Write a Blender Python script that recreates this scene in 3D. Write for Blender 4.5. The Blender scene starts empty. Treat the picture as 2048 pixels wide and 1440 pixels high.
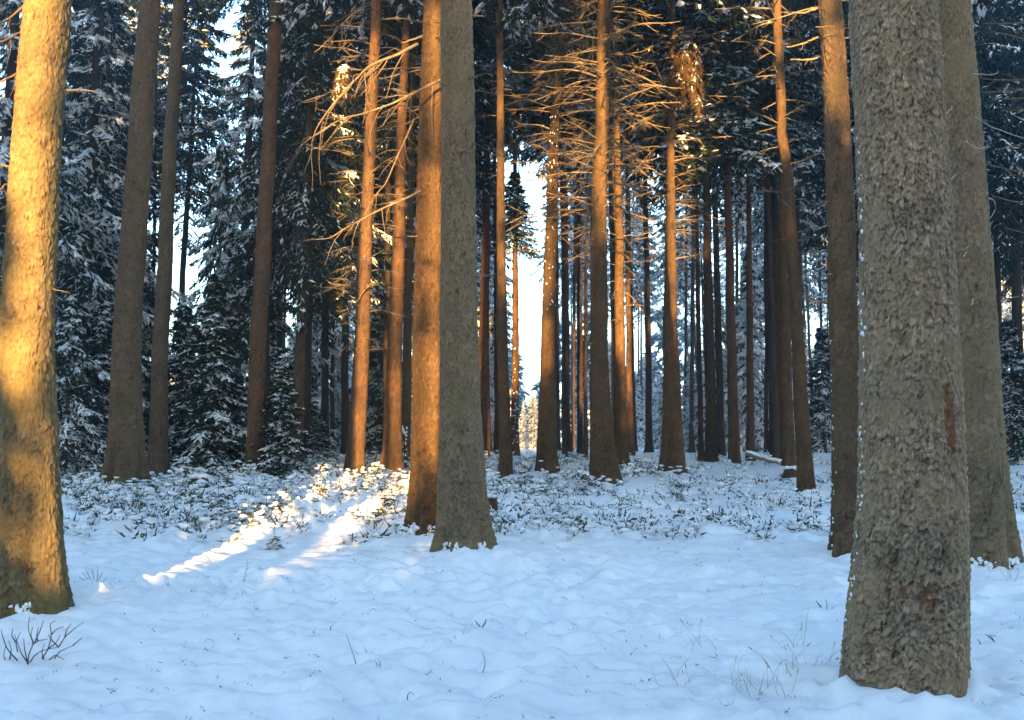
import bpy, math, random
import numpy as np
from mathutils import Vector, Matrix

# ------------------------------------------------------------------ camera, sky, sun, exposure
sc = bpy.context.scene
COL = sc.collection
F = 1934.0                      # focal length in pixels of the 2048 px wide photograph
CX, CY, HOR = 1024.0, 720.0, 885.0
PITCH = math.atan((HOR - CY) / F)
CAMZ = 1.6
cam_data = bpy.data.cameras.new("camera")
cam = bpy.data.objects.new("camera", cam_data)
COL.objects.link(cam)
cam_data.sensor_width = 36.0
cam_data.lens = F / 2048 * 36.0
cam_data.clip_start = 0.05
cam_data.clip_end = 3000
cam.location = (0, 0, CAMZ)
cam.rotation_euler = (math.radians(90) + PITCH, 0, 0)
sc.camera = cam

SUN_EL = math.radians(6.0)
SUN_AZ = math.radians(0.0)      # sun straight behind the camera
sun_vec = Vector((math.sin(SUN_AZ) * math.cos(SUN_EL), -math.cos(SUN_AZ) * math.cos(SUN_EL), math.sin(SUN_EL)))
world = bpy.data.worlds.new("World")
sc.world = world
world.use_nodes = True
wn = world.node_tree.nodes
sky = wn.new("ShaderNodeTexSky")
sky.sky_type = 'NISHITA'
sky.sun_disc = False
sky.sun_elevation = SUN_EL
sky.sun_rotation = math.radians(180) - SUN_AZ
sky.air_density = 1.0
sky.dust_density = 0.6
sky.ozone_density = 1.9
wn["Background"].inputs[1].default_value = 0.15
world.node_tree.links.new(sky.outputs[0], wn["Background"].inputs[0])
sun_data = bpy.data.lights.new("sun", 'SUN')
sun_data.energy = 3.6
sun_data.angle = math.radians(0.5)
sun_data.color = (1.0, 0.59, 0.19)
sun = bpy.data.objects.new("sun", sun_data)
COL.objects.link(sun)
sun.rotation_euler = sun_vec.to_track_quat('Z', 'Y').to_euler()
sc.view_settings.view_transform = 'Standard'
sc.view_settings.look = 'None'
sc.view_settings.gamma = 1
sc.view_settings.use_curve_mapping = False
sc.view_settings.exposure = 3.62
HAZE = 0.0024
sc.render.engine = 'CYCLES'
sc.cycles.max_bounces = 5
sc.cycles.diffuse_bounces = 3
sc.cycles.use_denoising = True

# ------------------------------------------------------------------ numeric helpers
ca, sa = math.cos(PITCH), math.sin(PITCH)
def ray(px, py):
    x = px - CX; u = CY - py
    return np.array([x, F * ca - u * sa, F * sa + u * ca])
def P(px, py, d):
    """point seen at photo pixel (px,py) on the upright plane y = d"""
    r = ray(px, py); t = d / r[1]
    return np.array([r[0] * t, d, CAMZ + r[2] * t])

def hsh(ix, iy, seed):
    ix = ix.astype(np.int64); iy = iy.astype(np.int64)
    h = (ix * 374761393 + iy * 668265263 + seed * 1442695041) & 0xFFFFFFFF
    h = ((h ^ (h >> 13)) * 1274126177) & 0xFFFFFFFF
    h = ((h ^ (h >> 16)) * 2246822519) & 0xFFFFFFFF
    return ((h ^ (h >> 15)) & 0xFFFFFF) / float(0xFFFFFF)
def vn(x, y, seed=0):
    x = np.asarray(x, float); y = np.asarray(y, float)
    ix = np.floor(x); iy = np.floor(y); fx = x - ix; fy = y - iy
    fx = fx * fx * fx * (fx * (fx * 6 - 15) + 10); fy = fy * fy * fy * (fy * (fy * 6 - 15) + 10)
    a = hsh(ix, iy, seed); b = hsh(ix + 1, iy, seed); c = hsh(ix, iy + 1, seed); d = hsh(ix + 1, iy + 1, seed)
    return (a + (b - a) * fx) * (1 - fy) + (c + (d - c) * fx) * fy - 0.5
def fbm(x, y, seed=0, o=3):
    s = 0; a = 1.0
    for i in range(o):
        s = s + a * vn(x * 2 ** i + i * 17.3, y * 2 ** i - i * 9.1, seed + i); a *= 0.5
    return s
def worley(x, y, seed, per=None, off=None):
    ix = np.floor(x); iy = np.floor(y)
    f1 = np.full(x.shape, 9.0); f2 = np.full(x.shape, 9.0); cid = np.zeros(x.shape)
    for dx in (-1, 0, 1):
        for dy in (-1, 0, 1):
            gx = ix + dx; gy = iy + dy
            wx = np.mod(gx, per) if per else gx
            qx = gx + 0.1 + 0.8 * hsh(wx, gy, seed); qy = gy + 0.1 + 0.8 * hsh(wx, gy, seed + 5)
            dd = np.hypot(x - qx, y - qy)
            near = dd < f1
            if off is not None: off[0] = np.where(near, y - qy, off[0])
            f2 = np.where(near, f1, np.minimum(f2, dd))
            cid = np.where(near, hsh(wx, gy, seed + 9), cid)
            f1 = np.where(near, dd, f1)
    return f1, f2, cid
def sstep(v, a, b):
    t = np.clip((v - a) / (b - a), 0, 1); return t * t * (3 - 2 * t)

def base_z(x, y):
    y = np.asarray(y, float); x = np.asarray(x, float)
    q = (33 - y) / 4.0
    sp = np.where(q > 30, q, np.log1p(np.exp(np.minimum(q, 30)))) * 4.0
    return 0.034 * (33 - sp) * 1.0 + 0.0 * x
def depth_of(px, py):
    r = ray(px, py); lo = 2.0
    for d in np.arange(3, 200, 0.05):
        t = d / r[1]
        if CAMZ + r[2] * t < base_z(r[0] * t, d): return float(d)
    return 200.0

def mask_under(x, y):
    a = sstep(y, 11.2, 12.9 + 0 * x) * (1 - 0.5 * sstep(y, 27, 34))
    right = 1 - 0.5 * sstep(x, -0.6, 0.6) - 0.32 * sstep(x, 2.2, 4.5)
    return a * right

MOUNDS = []
def ground_z(x, y):
    x = np.asarray(x, float); y = np.asarray(y, float)
    z = base_z(x, y)
    m = mask_under(x, y)
    z = z + 0.10 * fbm(x * 0.35, y * 0.35, 3, 3) * sstep(y, -5, 6)
    fade = 1 / (1 + np.maximum(y - 14, 0) * 0.05)
    # wind ripples, old prints softened by new snow, dimples
    amp = 0.45 + 1.3 * np.clip(vn(x * 0.45 + 7, y * 0.45, 93) + 0.4, 0, 1)
    z = z + 1.2 * amp * (0.06 * fbm(x * 2.3 + 0.3 * y, y * 3.4, 11, 2) + 0.055 * fbm(x * 7 + y, y * 8.5, 15, 2)) * fade
    f1, f2, cid = worley(x * 4.2, y * 5.0, 21)
    z = z - 0.045 * (1 - sstep(f1, 0.02, 0.42)) * (cid > 0.35) * fade
    f1, f2, cid = worley(x * 8.5, y * 9.5, 23)
    z = z + 0.022 * (1 - sstep(f1, 0.0, 0.40)) * (cid > 0.6) * fade * sstep(vn(x * .8, y * .8, 91), -0.3, 0.2)
    f1, f2, cid = worley(x * 1.5 + 3, y * 1.9, 27)
    z = z - 0.055 * (1 - sstep(f1, 0.05, 0.30)) * (cid > 0.5) * fade
    # pillows of snow over the undergrowth
    n = np.clip(fbm(x * 1.9, y * 1.9, 31, 2) + 0.1, 0, 1)
    n2 = np.clip(fbm(x * 5.3, y * 5.3, 35, 2) + 0.05, 0, 1)
    z = z + m * (0.30 * n + 0.10 * n2)
    for (mx, my, mr, mh) in MOUNDS:
        q = ((x - mx) ** 2 + (y - my) ** 2) / (mr * mr)
        sel = q < 9
        z = z + np.where(sel, mh * np.exp(-q), 0)
    return z
def gz(x, y): return float(ground_z(np.array([x]), np.array([y]))[0])

def mesh_np(name, verts, faces, mats, midx=None, smooth=True, attrs=None):
    verts = np.asarray(verts, np.float32).reshape(-1, 3); faces = np.asarray(faces, np.int32)
    k = faces.shape[1]
    me = bpy.data.meshes.new(name)
    me.vertices.add(len(verts)); me.vertices.foreach_set("co", verts.ravel())
    me.loops.add(faces.size); me.loops.foreach_set("vertex_index", faces.ravel())
    me.polygons.add(len(faces))
    me.polygons.foreach_set("loop_start", np.arange(0, faces.size, k, dtype=np.int32))
    me.polygons.foreach_set("use_smooth", np.full(len(faces), smooth))
    for m in (mats if isinstance(mats, (list, tuple)) else [mats]): me.materials.append(m)
    if midx is not None: me.polygons.foreach_set("material_index", np.asarray(midx, np.int32))
    if attrs:
        for an, av in attrs.items():
            at = me.attributes.new(an, 'FLOAT', 'POINT'); at.data.foreach_set("value", np.asarray(av, np.float32))
    me.update(calc_edges=True); me.validate()
    return me
def link(name, me, parent=None, loc=None, kind=None):
    o = bpy.data.objects.new(name, me); COL.objects.link(o)
    if parent: o.parent = parent
    if loc is not None: o.location = [float(c) for c in loc]
    if kind: o['kind'] = kind
    return o
def thing(name, loc, label, cat, group=None):
    o = bpy.data.objects.new(name, None); COL.objects.link(o)
    o.location = [float(c) for c in loc]; o.empty_display_size = 0.3
    o['label'] = label; o['category'] = cat
    if group: o['group'] = group
    return o

# ------------------------------------------------------------------ materials
def mat(name):
    m = bpy.data.materials.new(name); m.use_nodes = True
    n = m.node_tree.nodes; return m, n, m.node_tree.links, n["Principled BSDF"]
def ramp(n, stops):
    r = n.new("ShaderNodeValToRGB"); e = r.color_ramp.elements
    while len(e) < len(stops): e.new(0.5)
    for i, (p, c) in enumerate(stops): e[i].position = p; e[i].color = (*c, 1)
    return r
def noise(n, l, co, scale, detail=4, rough=0.6):
    t = n.new("ShaderNodeTexNoise"); t.inputs["Scale"].default_value = scale
    t.inputs["Detail"].default_value = detail; t.inputs["Roughness"].default_value = rough
    l.new(co, t.inputs["Vector"]); return t
def make_snow(name, fine=1.0):
    m, n, l, b = mat(name)
    tc = n.new("ShaderNodeTexCoord")
    t1 = noise(n, l, tc.outputs["Object"], 9, 4); t2 = noise(n, l, tc.outputs["Object"], 70, 3)
    t3 = noise(n, l, tc.outputs["Object"], 2.0, 4)
    r = ramp(n, [(0.3, (0.80, 0.83, 0.87)), (0.7, (0.90, 0.91, 0.93))]); l.new(t3.outputs["Fac"], r.inputs[0])
    l.new(r.outputs[0], b.inputs["Base Color"])
    b.inputs["Roughness"].default_value = 0.55
    b.inputs["Specular IOR Level"].default_value = 0.3
    a = n.new("ShaderNodeMath"); a.operation = 'MULTIPLY_ADD'; a.inputs[1].default_value = 0.25
    l.new(t2.outputs["Fac"], a.inputs[0]); l.new(t1.outputs["Fac"], a.inputs[2])
    bp = n.new("ShaderNodeBump"); bp.inputs["Strength"].default_value = 0.55 * fine; bp.inputs["Distance"].default_value = 0.02
    l.new(a.outputs[0], bp.inputs["Height"]); l.new(bp.outputs[0], b.inputs["Normal"])
    return m
M_SNOW = make_snow("snow_ground", 0.8)
M_SNOWB = make_snow("snow_on_boughs", 0.6)

def make_bark(name, groove, plate, pale, moss=None, snowtop=0.0):
    m, n, l, b = mat(name)
    tc = n.new("ShaderNodeTexCoord"); co = tc.outputs["Object"]
    mp = n.new("ShaderNodeMapping"); mp.inputs["Scale"].default_value = (1, 1, 0.35); l.new(co, mp.inputs[0])
    at = n.new("ShaderNodeAttribute"); at.attribute_name = "tone"
    r = ramp(n, [(0.0, groove), (0.32, tuple((g + p) / 2 for g, p in zip(groove, plate))), (0.6, plate), (1.0, pale)])
    f1 = noise(n, l, mp.outputs[0], 60, 5, 0.7)
    ad = n.new("ShaderNodeMath"); ad.operation = 'MULTIPLY_ADD'; ad.inputs[1].default_value = 0.7; ad.inputs[2].default_value = -0.35
    l.new(f1.outputs["Fac"], ad.inputs[0])
    ad2 = n.new("ShaderNodeMath"); ad2.operation = 'ADD'; ad2.use_clamp = True
    l.new(ad.outputs[0], ad2.inputs[0]); l.new(at.outputs["Fac"], ad2.inputs[1]); l.new(ad2.outputs[0], r.inputs[0])
    last = r.outputs[0]
    big = noise(n, l, co, 1.6, 4)
    br = ramp(n, [(0.35, (0.78, 0.80, 0.82)), (0.65, (1.1, 1.05, 1.0))]); l.new(big.outputs["Fac"], br.inputs[0])
    mx = n.new("ShaderNodeMix"); mx.data_type = 'RGBA'; mx.blend_type = 'MULTIPLY'; mx.inputs[0].default_value = 1
    l.new(last, mx.inputs[6]); l.new(br.outputs[0], mx.inputs[7]); last = mx.outputs[2]
    if moss:
        mn = noise(n, l, co, 3.0, 5, 0.7); mr = ramp(n, [(0.48, (0, 0, 0)), (0.62, (0.75, 0.75, 0.75))]); l.new(mn.outputs["Fac"], mr.inputs[0])
        mx2 = n.new("ShaderNodeMix"); mx2.data_type = 'RGBA'; l.new(mr.outputs[0], mx2.inputs[0]); l.new(last, mx2.inputs[6]); mx2.inputs[7].default_value = (*moss, 1); last = mx2.outputs[2]
    wa = n.new("ShaderNodeAttribute"); wa.attribute_name = "wound"
    mx3 = n.new("ShaderNodeMix"); mx3.data_type = 'RGBA'; l.new(wa.outputs["Fac"], mx3.inputs[0]); l.new(last, mx3.inputs[6]); mx3.inputs[7].default_value = (0.16, 0.06, 0.025, 1); last = mx3.outputs[2]
    l.new(last, b.inputs["Base Color"])
    b.inputs["Roughness"].default_value = 0.9; b.inputs["Specular IOR Level"].default_value = 0.15
    bp = n.new("ShaderNodeBump"); bp.inputs["Strength"].default_value = 0.8; bp.inputs["Distance"].default_value = 0.012
    l.new(f1.outputs["Fac"], bp.inputs["Height"]); l.new(bp.outputs[0], b.inputs["Normal"])
    return m
M_GREY = make_bark("bark_grey", (0.07, 0.05, 0.034), (0.29, 0.215, 0.145), (0.50, 0.40, 0.29), moss=(0.25, 0.19, 0.115))
M_OLIVE = make_bark("bark_olive", (0.046, 0.034, 0.022), (0.20, 0.148, 0.092), (0.33, 0.26, 0.175), moss=(0.165, 0.125, 0.07))
M_PALE = make_bark("bark_straw", (0.05, 0.034, 0.017), (0.17, 0.125, 0.062), (0.26, 0.2, 0.11), moss=(0.13, 0.10, 0.04))
M_BROWN = make_bark("bark_brown", (0.035, 0.022, 0.014), (0.125, 0.08, 0.05), (0.2, 0.145, 0.1), moss=(0.09, 0.075, 0.035))
M_SHADED = make_bark("bark_shaded", (0.018, 0.011, 0.008), (0.06, 0.038, 0.026), (0.10, 0.07, 0.05))  # brown bark at about half tone: deep-forest shade put into the colour
M_RED = make_bark("bark_reddish", (0.03, 0.016, 0.009), (0.105, 0.058, 0.031), (0.17, 0.105, 0.062))
M_GOLD = make_bark("bark_pale", (0.022, 0.012, 0.007), (0.095, 0.056, 0.028), (0.17, 0.105, 0.052), moss=(0.07, 0.045, 0.02))

def make_branchmat(name, c1, c2, thr):
    m, n, l, b = mat(name)
    tc = n.new("ShaderNodeTexCoord"); ge = n.new("ShaderNodeNewGeometry")
    nz = noise(n, l, tc.outputs["Object"], 14, 4)
    r = ramp(n, [(0.3, c1), (0.7, c2)]); l.new(nz.outputs["Fac"], r.inputs[0])
    sp = n.new("ShaderNodeSeparateXYZ"); l.new(ge.outputs["Normal"], sp.inputs[0])
    a = n.new("ShaderNodeMath"); a.operation = 'MULTIPLY_ADD'; a.inputs[1].default_value = 1.2; l.new(nz.outputs["Fac"], a.inputs[0]); l.new(sp.outputs[2], a.inputs[2])
    t = ramp(n, [(thr, (0, 0, 0)), (min(thr + 0.12, 1), (1, 1, 1))])
    dv = n.new("ShaderNodeMath"); dv.operation = 'MULTIPLY'; dv.inputs[1].default_value = 0.5; l.new(a.outputs[0], dv.inputs[0]); l.new(dv.outputs[0], t.inputs[0])
    mx = n.new("ShaderNodeMix"); mx.data_type = 'RGBA'; l.new(t.outputs[0], mx.inputs[0]); l.new(r.outputs[0], mx.inputs[6]); mx.inputs[7].default_value = (0.86, 0.88, 0.9, 1)
    l.new(mx.outputs[2], b.inputs["Base Color"]); b.inputs["Roughness"].default_value = 0.85
    b.inputs["Specular IOR Level"].default_value = 0.1
    return m
M_DEAD = make_branchmat("dead_branch", (0.10, 0.07, 0.042), (0.20, 0.145, 0.09), 0.72)
M_TWIG = make_branchmat("bare_twig", (0.07, 0.045, 0.03), (0.13, 0.09, 0.055), 0.86)
M_TWIGSNOW = make_branchmat("snowy_twig", (0.16, 0.14, 0.11), (0.22, 0.19, 0.15), 0.42)
M_STRAW = make_branchmat("dry_grass", (0.33, 0.26, 0.15), (0.45, 0.37, 0.23), 0.98)

def make_needles(name, c1, c2, c3):
    m, n, l, b = mat(name)
    tc = n.new("ShaderNodeTexCoord"); oi = n.new("ShaderNodeObjectInfo")
    nz = noise(n, l, tc.outputs["Object"], 5, 4, 0.7)
    r = ramp(n, [(0.3, c1), (0.55, c2), (0.8, c3)]); l.new(nz.outputs["Fac"], r.inputs[0])
    l.new(r.outputs[0], b.inputs["Base Color"]); b.inputs["Roughness"].default_value = 0.7
    b.inputs["Specular IOR Level"].default_value = 0.2
    return m
M_NEEDLE = make_needles("spruce_needles", (0.006, 0.011, 0.007), (0.012, 0.020, 0.010), (0.022, 0.030, 0.012))
M_DRYNEEDLE = make_needles("dry_needles", (0.05, 0.028, 0.010), (0.09, 0.052, 0.02), (0.14, 0.09, 0.035))
M_LEAF = make_needles("undergrowth_leaves", (0.035, 0.04, 0.02), (0.07, 0.06, 0.03), (0.12, 0.085, 0.045))

# ------------------------------------------------------------------ tube / twig builders
class Tubes:
    def __init__(s): s.v = []; s.f = []; s.n = 0
    def add(s, pts, rad, k=5):
        pts = np.asarray(pts, float); m = len(pts)
        tg = np.gradient(pts, axis=0); tg /= np.linalg.norm(tg, axis=1)[:, None] + 1e-9
        ref = np.array([0.13, 0.21, 0.97]) if abs(tg[:, 2]).mean() < 0.8 else np.array([0.97, 0.2, 0.1])
        a = np.cross(tg, ref); a /= np.linalg.norm(a, axis=1)[:, None] + 1e-9; b = np.cross(a, tg)
        th = np.arange(k) / k * 2 * math.pi
        r = np.asarray(rad, float).reshape(-1, 1, 1)
        v = pts[:, None, :] + r * (np.cos(th)[None, :, None] * a[:, None, :] + np.sin(th)[None, :, None] * b[:, None, :])
        i = np.arange(m - 1)[:, None] * k; j = np.arange(k)[None, :]; j2 = (j + 1) % k
        f = np.stack([i + j, i + j2, i + k + j2, i + k + j], -1).reshape(-1, 4) + s.n
        s.v.append(v.reshape(-1, 3)); s.f.append(f); s.n += m * k
    def mesh(s, name, m): return mesh_np(name, np.concatenate(s.v), np.concatenate(s.f), m)
def curve_pts(p0, dirn, L, n, rng, wob=0.06, droop=0.0, up=0.0):
    d = np.asarray(dirn, float); d = d / np.linalg.norm(d); p = np.asarray(p0, float); out = [p.copy()]
    for i in range(n):
        t = (i + 1) / n
        d = d + rng.normal(0, wob, 3); d[2] += -droop / n + up / n * 2 * max(0, t - 0.5) * 2
        d /= np.linalg.norm(d); p = p + d * L / n; out.append(p.copy())
    return np.array(out)

def dead_branch_mesh(seed, m, thick=0.02, subs=5, droop=0.7, up=0.9, wob=0.085):
    """unit-length dead spruce branch along +X, hanging and then rising towards its tip"""
    rng = np.random.default_rng(seed); T = Tubes()
    pts = curve_pts((0, 0, 0), (1, 0, 0.12), 1.0, 10, rng, wob, droop, up)
    T.add(pts, np.linspace(thick, thick * 0.28, 11) * (1 + 0.2 * rng.random(11)), 6)
    for i in range(subs):
        k = rng.integers(2, 9); s = rng.choice([-1, 1])
        d = pts[k + 1] - pts[k]; d = d / np.linalg.norm(d) + np.array([0, s * rng.uniform(0.4, 1.1), rng.uniform(-0.5, 0.3)])
        L = rng.uniform(0.12, 0.42) * (1.15 - k / 11)
        q = curve_pts(pts[k], d, L, 5, rng, 0.12, 0.4, 0.6)
        T.add(q, np.linspace(thick * 0.45, thick * 0.13, 6), 4)
        if L > 0.25:
            q2 = curve_pts(q[2], d + rng.normal(0, 0.5, 3), L * 0.5, 3, rng, 0.15)
            T.add(q2, np.linspace(thick * 0.25, thick * 0.1, 4), 3)
    return T.mesh("dead_branch", m)
BR = [dead_branch_mesh(100 + i, M_DEAD, wob=0.055, thick=0.0085 + 0.002 * (i % 3), subs=7 + i % 4, droop=0.25 + 0.1 * (i % 5), up=0.25 + 0.15 * (i % 4)) for i in range(12)]
BR_STUB = [dead_branch_mesh(140 + i, M_DEAD, thick=0.05, subs=1, droop=0.2, up=0.2) for i in range(3)]
BR_DARK = [dead_branch_mesh(160 + i, M_TWIG, thick=0.012, subs=6, droop=0.5, up=0.5) for i in range(5)]

# ------------------------------------------------------------------ spruce crowns (needle sprays + snow)
def crown_arrays(rng, z0, z1, r0, r1, nb, droop=0.35, nk=22, nm=6, snow=0.5, leafL=0.16, leafW=0.028, prof=1.0, hang=0.55, snow_sz=1.0):
    """returns foliage triangles and snow lumps of a crown that runs from z0 to z1"""
    t = (np.arange(nb) + rng.random(nb)) / nb
    z = z0 + (z1 - z0) * t
    L = (r0 + (r1 - r0) * t ** prof) * rng.uniform(0.65, 1.15, nb)
    az = np.arange(nb) * 2.39996 + rng.normal(0, 0.35, nb)
    dr = droop * rng.uniform(0.6, 1.4, nb) * (1.15 - 0.75 * t)
    # branchlets
    s = (np.arange(nk)[None, :] + rng.random((nb, nk))) / nk; s = 0.10 + 0.90 * s
    Lb = L[:, None]
    ax = Lb * s * (1 - 0.08 * s); azz = -dr[:, None] * Lb * s ** 1.4 + 0.16 * Lb * s ** 5 + 0.10 * Lb * s * (1 - s)
    side = np.where(np.arange(nk) % 2 == 0, 1.0, -1.0)[None, :] * np.ones((nb, 1))
    bl = (0.42 * Lb * (1 - s) ** 0.75 + 0.10) * rng.uniform(0.6, 1.25, (nb, nk)); bl = np.minimum(bl, 0.85)
    dx = rng.uniform(0.45, 0.95, (nb, nk)); dy = side * rng.uniform(0.5, 1.0, (nb, nk)); dz = -hang * rng.uniform(0.3, 1.6, (nb, nk))
    nn = np.sqrt(dx ** 2 + dy ** 2 + dz ** 2); dx /= nn; dy /= nn; dz /= nn
    u = (np.arange(nm)[None, None, :] + 0.5 * rng.random((nb, nk, nm))) / nm
    B = bl[:, :, None]
    cx = ax[:, :, None] + dx[:, :, None] * B * u; cy = dy[:, :, None] * B * u; cz = azz[:, :, None] + dz[:, :, None] * B * u - 0.12 * B * u ** 2
    # spray directions
    ex = dx[:, :, None] + rng.normal(0, 0.45, cx.shape); ey = dy[:, :, None] + rng.normal(0, 0.45, cx.shape); ez = dz[:, :, None] - 0.25 + rng.normal(0, 0.40, cx.shape)
    e = np.stack([ex, ey, ez], -1); e /= np.linalg.norm(e, axis=-1, keepdims=True)
    w = np.cross(e, rng.normal(0, 1, e.shape)); w /= np.linalg.norm(w, axis=-1, keepdims=True)
    c = np.stack([cx, cy, cz], -1)
    ll = leafL * rng.uniform(0.6, 1.4, cx.shape)[..., None]; ww = leafW * rng.uniform(0.7, 1.3, cx.shape)[..., None]
    tri = np.stack([c - w * ww, c + w * ww, c + e * ll], -2)        # nb,nk,nm,3,3
    ca_, sa_ = np.cos(az), np.sin(az)
    def place(a):
        sh = (nb,) + (1,) * (a.ndim - 2)
        C, S, Z = ca_.reshape(sh), sa_.reshape(sh), z.reshape(sh)
        return np.stack([a[..., 0] * C - a[..., 1] * S, a[..., 0] * S + a[..., 1] * C, a[..., 2] + Z], -1)
    fv = place(tri).reshape(-1, 3)
    # snow lumps: on branchlets and along the bough
    ns = 3
    us = rng.uniform(0.0, 0.95, (nb, nk, ns)); 
    sx = ax[:, :, None] + dx[:, :, None] * B * us; sy = dy[:, :, None] * B * us; szz = azz[:, :, None] + dz[:, :, None] * B * us - 0.12 * B * us ** 2 + 0.012
    load = rng.random((nb, 1, 1)) ** 2.2 * 2.6 + 0.06
    keep = rng.random((nb, nk, ns)) < snow * (1.1 - 0.5 * us) * load
    l = np.stack([dx, dy, dz], -1)[:, :, None, :] + rng.normal(0, 0.25, (nb, nk, ns, 3)); l /= np.linalg.norm(l, axis=-1, keepdims=True)
    ww = np.cross(l, np.array([0, 0, 1.0])); ww /= np.linalg.norm(ww, axis=-1, keepdims=True) + 1e-6
    hl = (snow_sz * rng.uniform(0.03, 0.13, keep.shape))[..., None]; hw = (snow_sz * rng.uniform(0.014, 0.045, keep.shape))[..., None]; hh = (snow_sz * rng.uniform(0.012, 0.035, keep.shape))[..., None]
    sc_ = np.stack([sx, sy, szz], -1); up = np.array([0, 0, 1.0])
    o6 = np.stack([sc_ - l * hl, sc_ + ww * hw * 1.1, sc_ + l * hl, sc_ - ww * hw, sc_ + up * hh + ww * hw * 0.2, sc_ - up * hh * 0.45], -2)
    o6 = place(o6)[keep].reshape(-1, 6, 3)
    # continuous load lying along the top of the bough
    npt = 12; q = (np.arange(npt)[None, :] + rng.random((nb, npt)) * 0.6) / npt
    rxx = Lb * q * (1 - 0.08 * q); rzz = -dr[:, None] * Lb * q ** 1.4 + 0.16 * Lb * q ** 5 + 0.10 * Lb * q * (1 - q) + 0.02
    sl_ = np.stack([np.ones_like(q), 0 * q, -dr[:, None] * 1.4 * q ** 0.4 + 0.8 * q ** 4], -1); sl_ /= np.linalg.norm(sl_, axis=-1, keepdims=True)
    cR = np.stack([rxx, rng.normal(0, 0.02, q.shape), rzz], -1); hl2 = (Lb / npt * rng.uniform(0.6, 1.0, q.shape))[..., None]; hw2 = (snow_sz * rng.uniform(0.02, 0.055, q.shape) * (1.1 - 0.6 * q))[..., None]
    wv = np.cross(sl_, up); wv /= np.linalg.norm(wv, axis=-1, keepdims=True)
    r6 = np.stack([cR - sl_ * hl2, cR + wv * hw2, cR + sl_ * hl2, cR - wv * hw2, cR + up * hw2 * 0.7, cR - up * hw2 * 0.2], -2)
    kr = (rng.random(q.shape) < np.clip(snow * 1.4 * load[:, :, 0], 0, 0.95)); r6 = place(r6)[kr].reshape(-1, 6, 3)
    o6 = np.concatenate([o6, r6])
    ntri = len(fv) // 3
    ff = np.arange(ntri * 3).reshape(-1, 3)
    sf = np.array([[0, 1, 4], [1, 2, 4], [2, 3, 4], [3, 0, 4], [1, 0, 5], [2, 1, 5], [3, 2, 5], [0, 3, 5]])
    k = len(o6)
    sfa = (np.arange(k)[:, None, None] * 6 + sf[None]).reshape(-1, 3)
    # bough axes as thin wood
    T = Tubes()
    for i in range(nb):
        q = np.linspace(0, 1, 6)
        a_ = np.stack([L[i] * q * (1 - .08 * q), 0 * q, -dr[i] * L[i] * q ** 1.4 + .16 * L[i] * q ** 5 + .1 * L[i] * q * (1 - q)], -1)
        a_ = np.stack([a_[:, 0] * ca_[i], a_[:, 0] * sa_[i], a_[:, 2] + z[i]], -1)
        T.add(a_, np.linspace(0.008 + 0.008 * L[i], 0.004, 6), 3)
    return fv, ff, o6.reshape(-1, 3), sfa, T
def crown_meshes(seed, needle=None, **kw):
    rng = np.random.default_rng(seed)
    fv, ff, sv, sf, T = crown_arrays(rng, **kw)
    tv = np.concatenate(T.v); tf = np.concatenate(T.f)
    tt = np.concatenate([tf[:, [0, 1, 2]], tf[:, [0, 2, 3]]])
    v = np.concatenate([fv, tv]); f = np.concatenate([ff, tt + len(fv)])
    mi = np.concatenate([np.zeros(len(ff)), np.ones(len(tt))])
    a = mesh_np("crown", v, f, [needle or M_NEEDLE, M_TWIG], mi, smooth=False)
    b = mesh_np("snow_load", sv, sf, M_SNOWB, smooth=True)
    return a, b
def add_crown(parent, pair, loc, s=1.0, rz=0.0, sxy=None):
    c = link("crown", pair[0], parent, loc, 'stuff'); sn = link("snow_load", pair[1], c, None, 'stuff')
    c.scale = (sxy or s, sxy or s, s); c.rotation_euler = (0, 0, rz)
    return c

# tall forest crowns, root of the mesh at z = 0 being the lowest live bough
TALL = [crown_meshes(200 + i, z0=0, z1=13, r0=2.5, r1=0.25, nb=150, droop=0.5, nk=24, nm=6, snow=0.30, leafL=0.22, leafW=0.032, hang=0.8, snow_sz=1.9) for i in range(4)]
BROAD = [crown_meshes(220 + i, z0=0, z1=11, r0=3.0, r1=0.3, nb=120, droop=0.85, nk=34, nm=7, snow=0.18, leafL=0.20, leafW=0.028, hang=1.3, snow_sz=1.35) for i in range(2)]
DROOP = [crown_meshes(230 + i, z0=0, z1=12, r0=3.3, r1=0.3, nb=95, droop=0.75, nk=26, nm=7, snow=0.75, leafL=0.20, leafW=0.026, hang=1.0, snow_sz=2.0) for i in range(2)]
YOUNG = [crown_meshes(240 + i, z0=0.25, z1=5.2, r0=1.55, r1=0.10, nb=110, droop=0.42, nk=22, nm=6, snow=0.42, leafL=0.14, leafW=0.024, hang=0.5, snow_sz=1.25) for i in range(3)]
FAR = [crown_meshes(260 + i, z0=0, z1=14, r0=2.6, r1=0.25, nb=90, droop=0.55, nk=14, nm=4, snow=1.0, leafL=0.32, leafW=0.045, hang=0.8, snow_sz=2.6) for i in range(3)]
SEED = [crown_meshes(280 + i, z0=0.03, z1=0.50, r0=0.34, r1=0.05, nb=15, droop=0.35, nk=12, nm=5, snow=0.9, leafL=0.05, leafW=0.008, hang=0.25, snow_sz=0.55) for i in range(3)]

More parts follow.
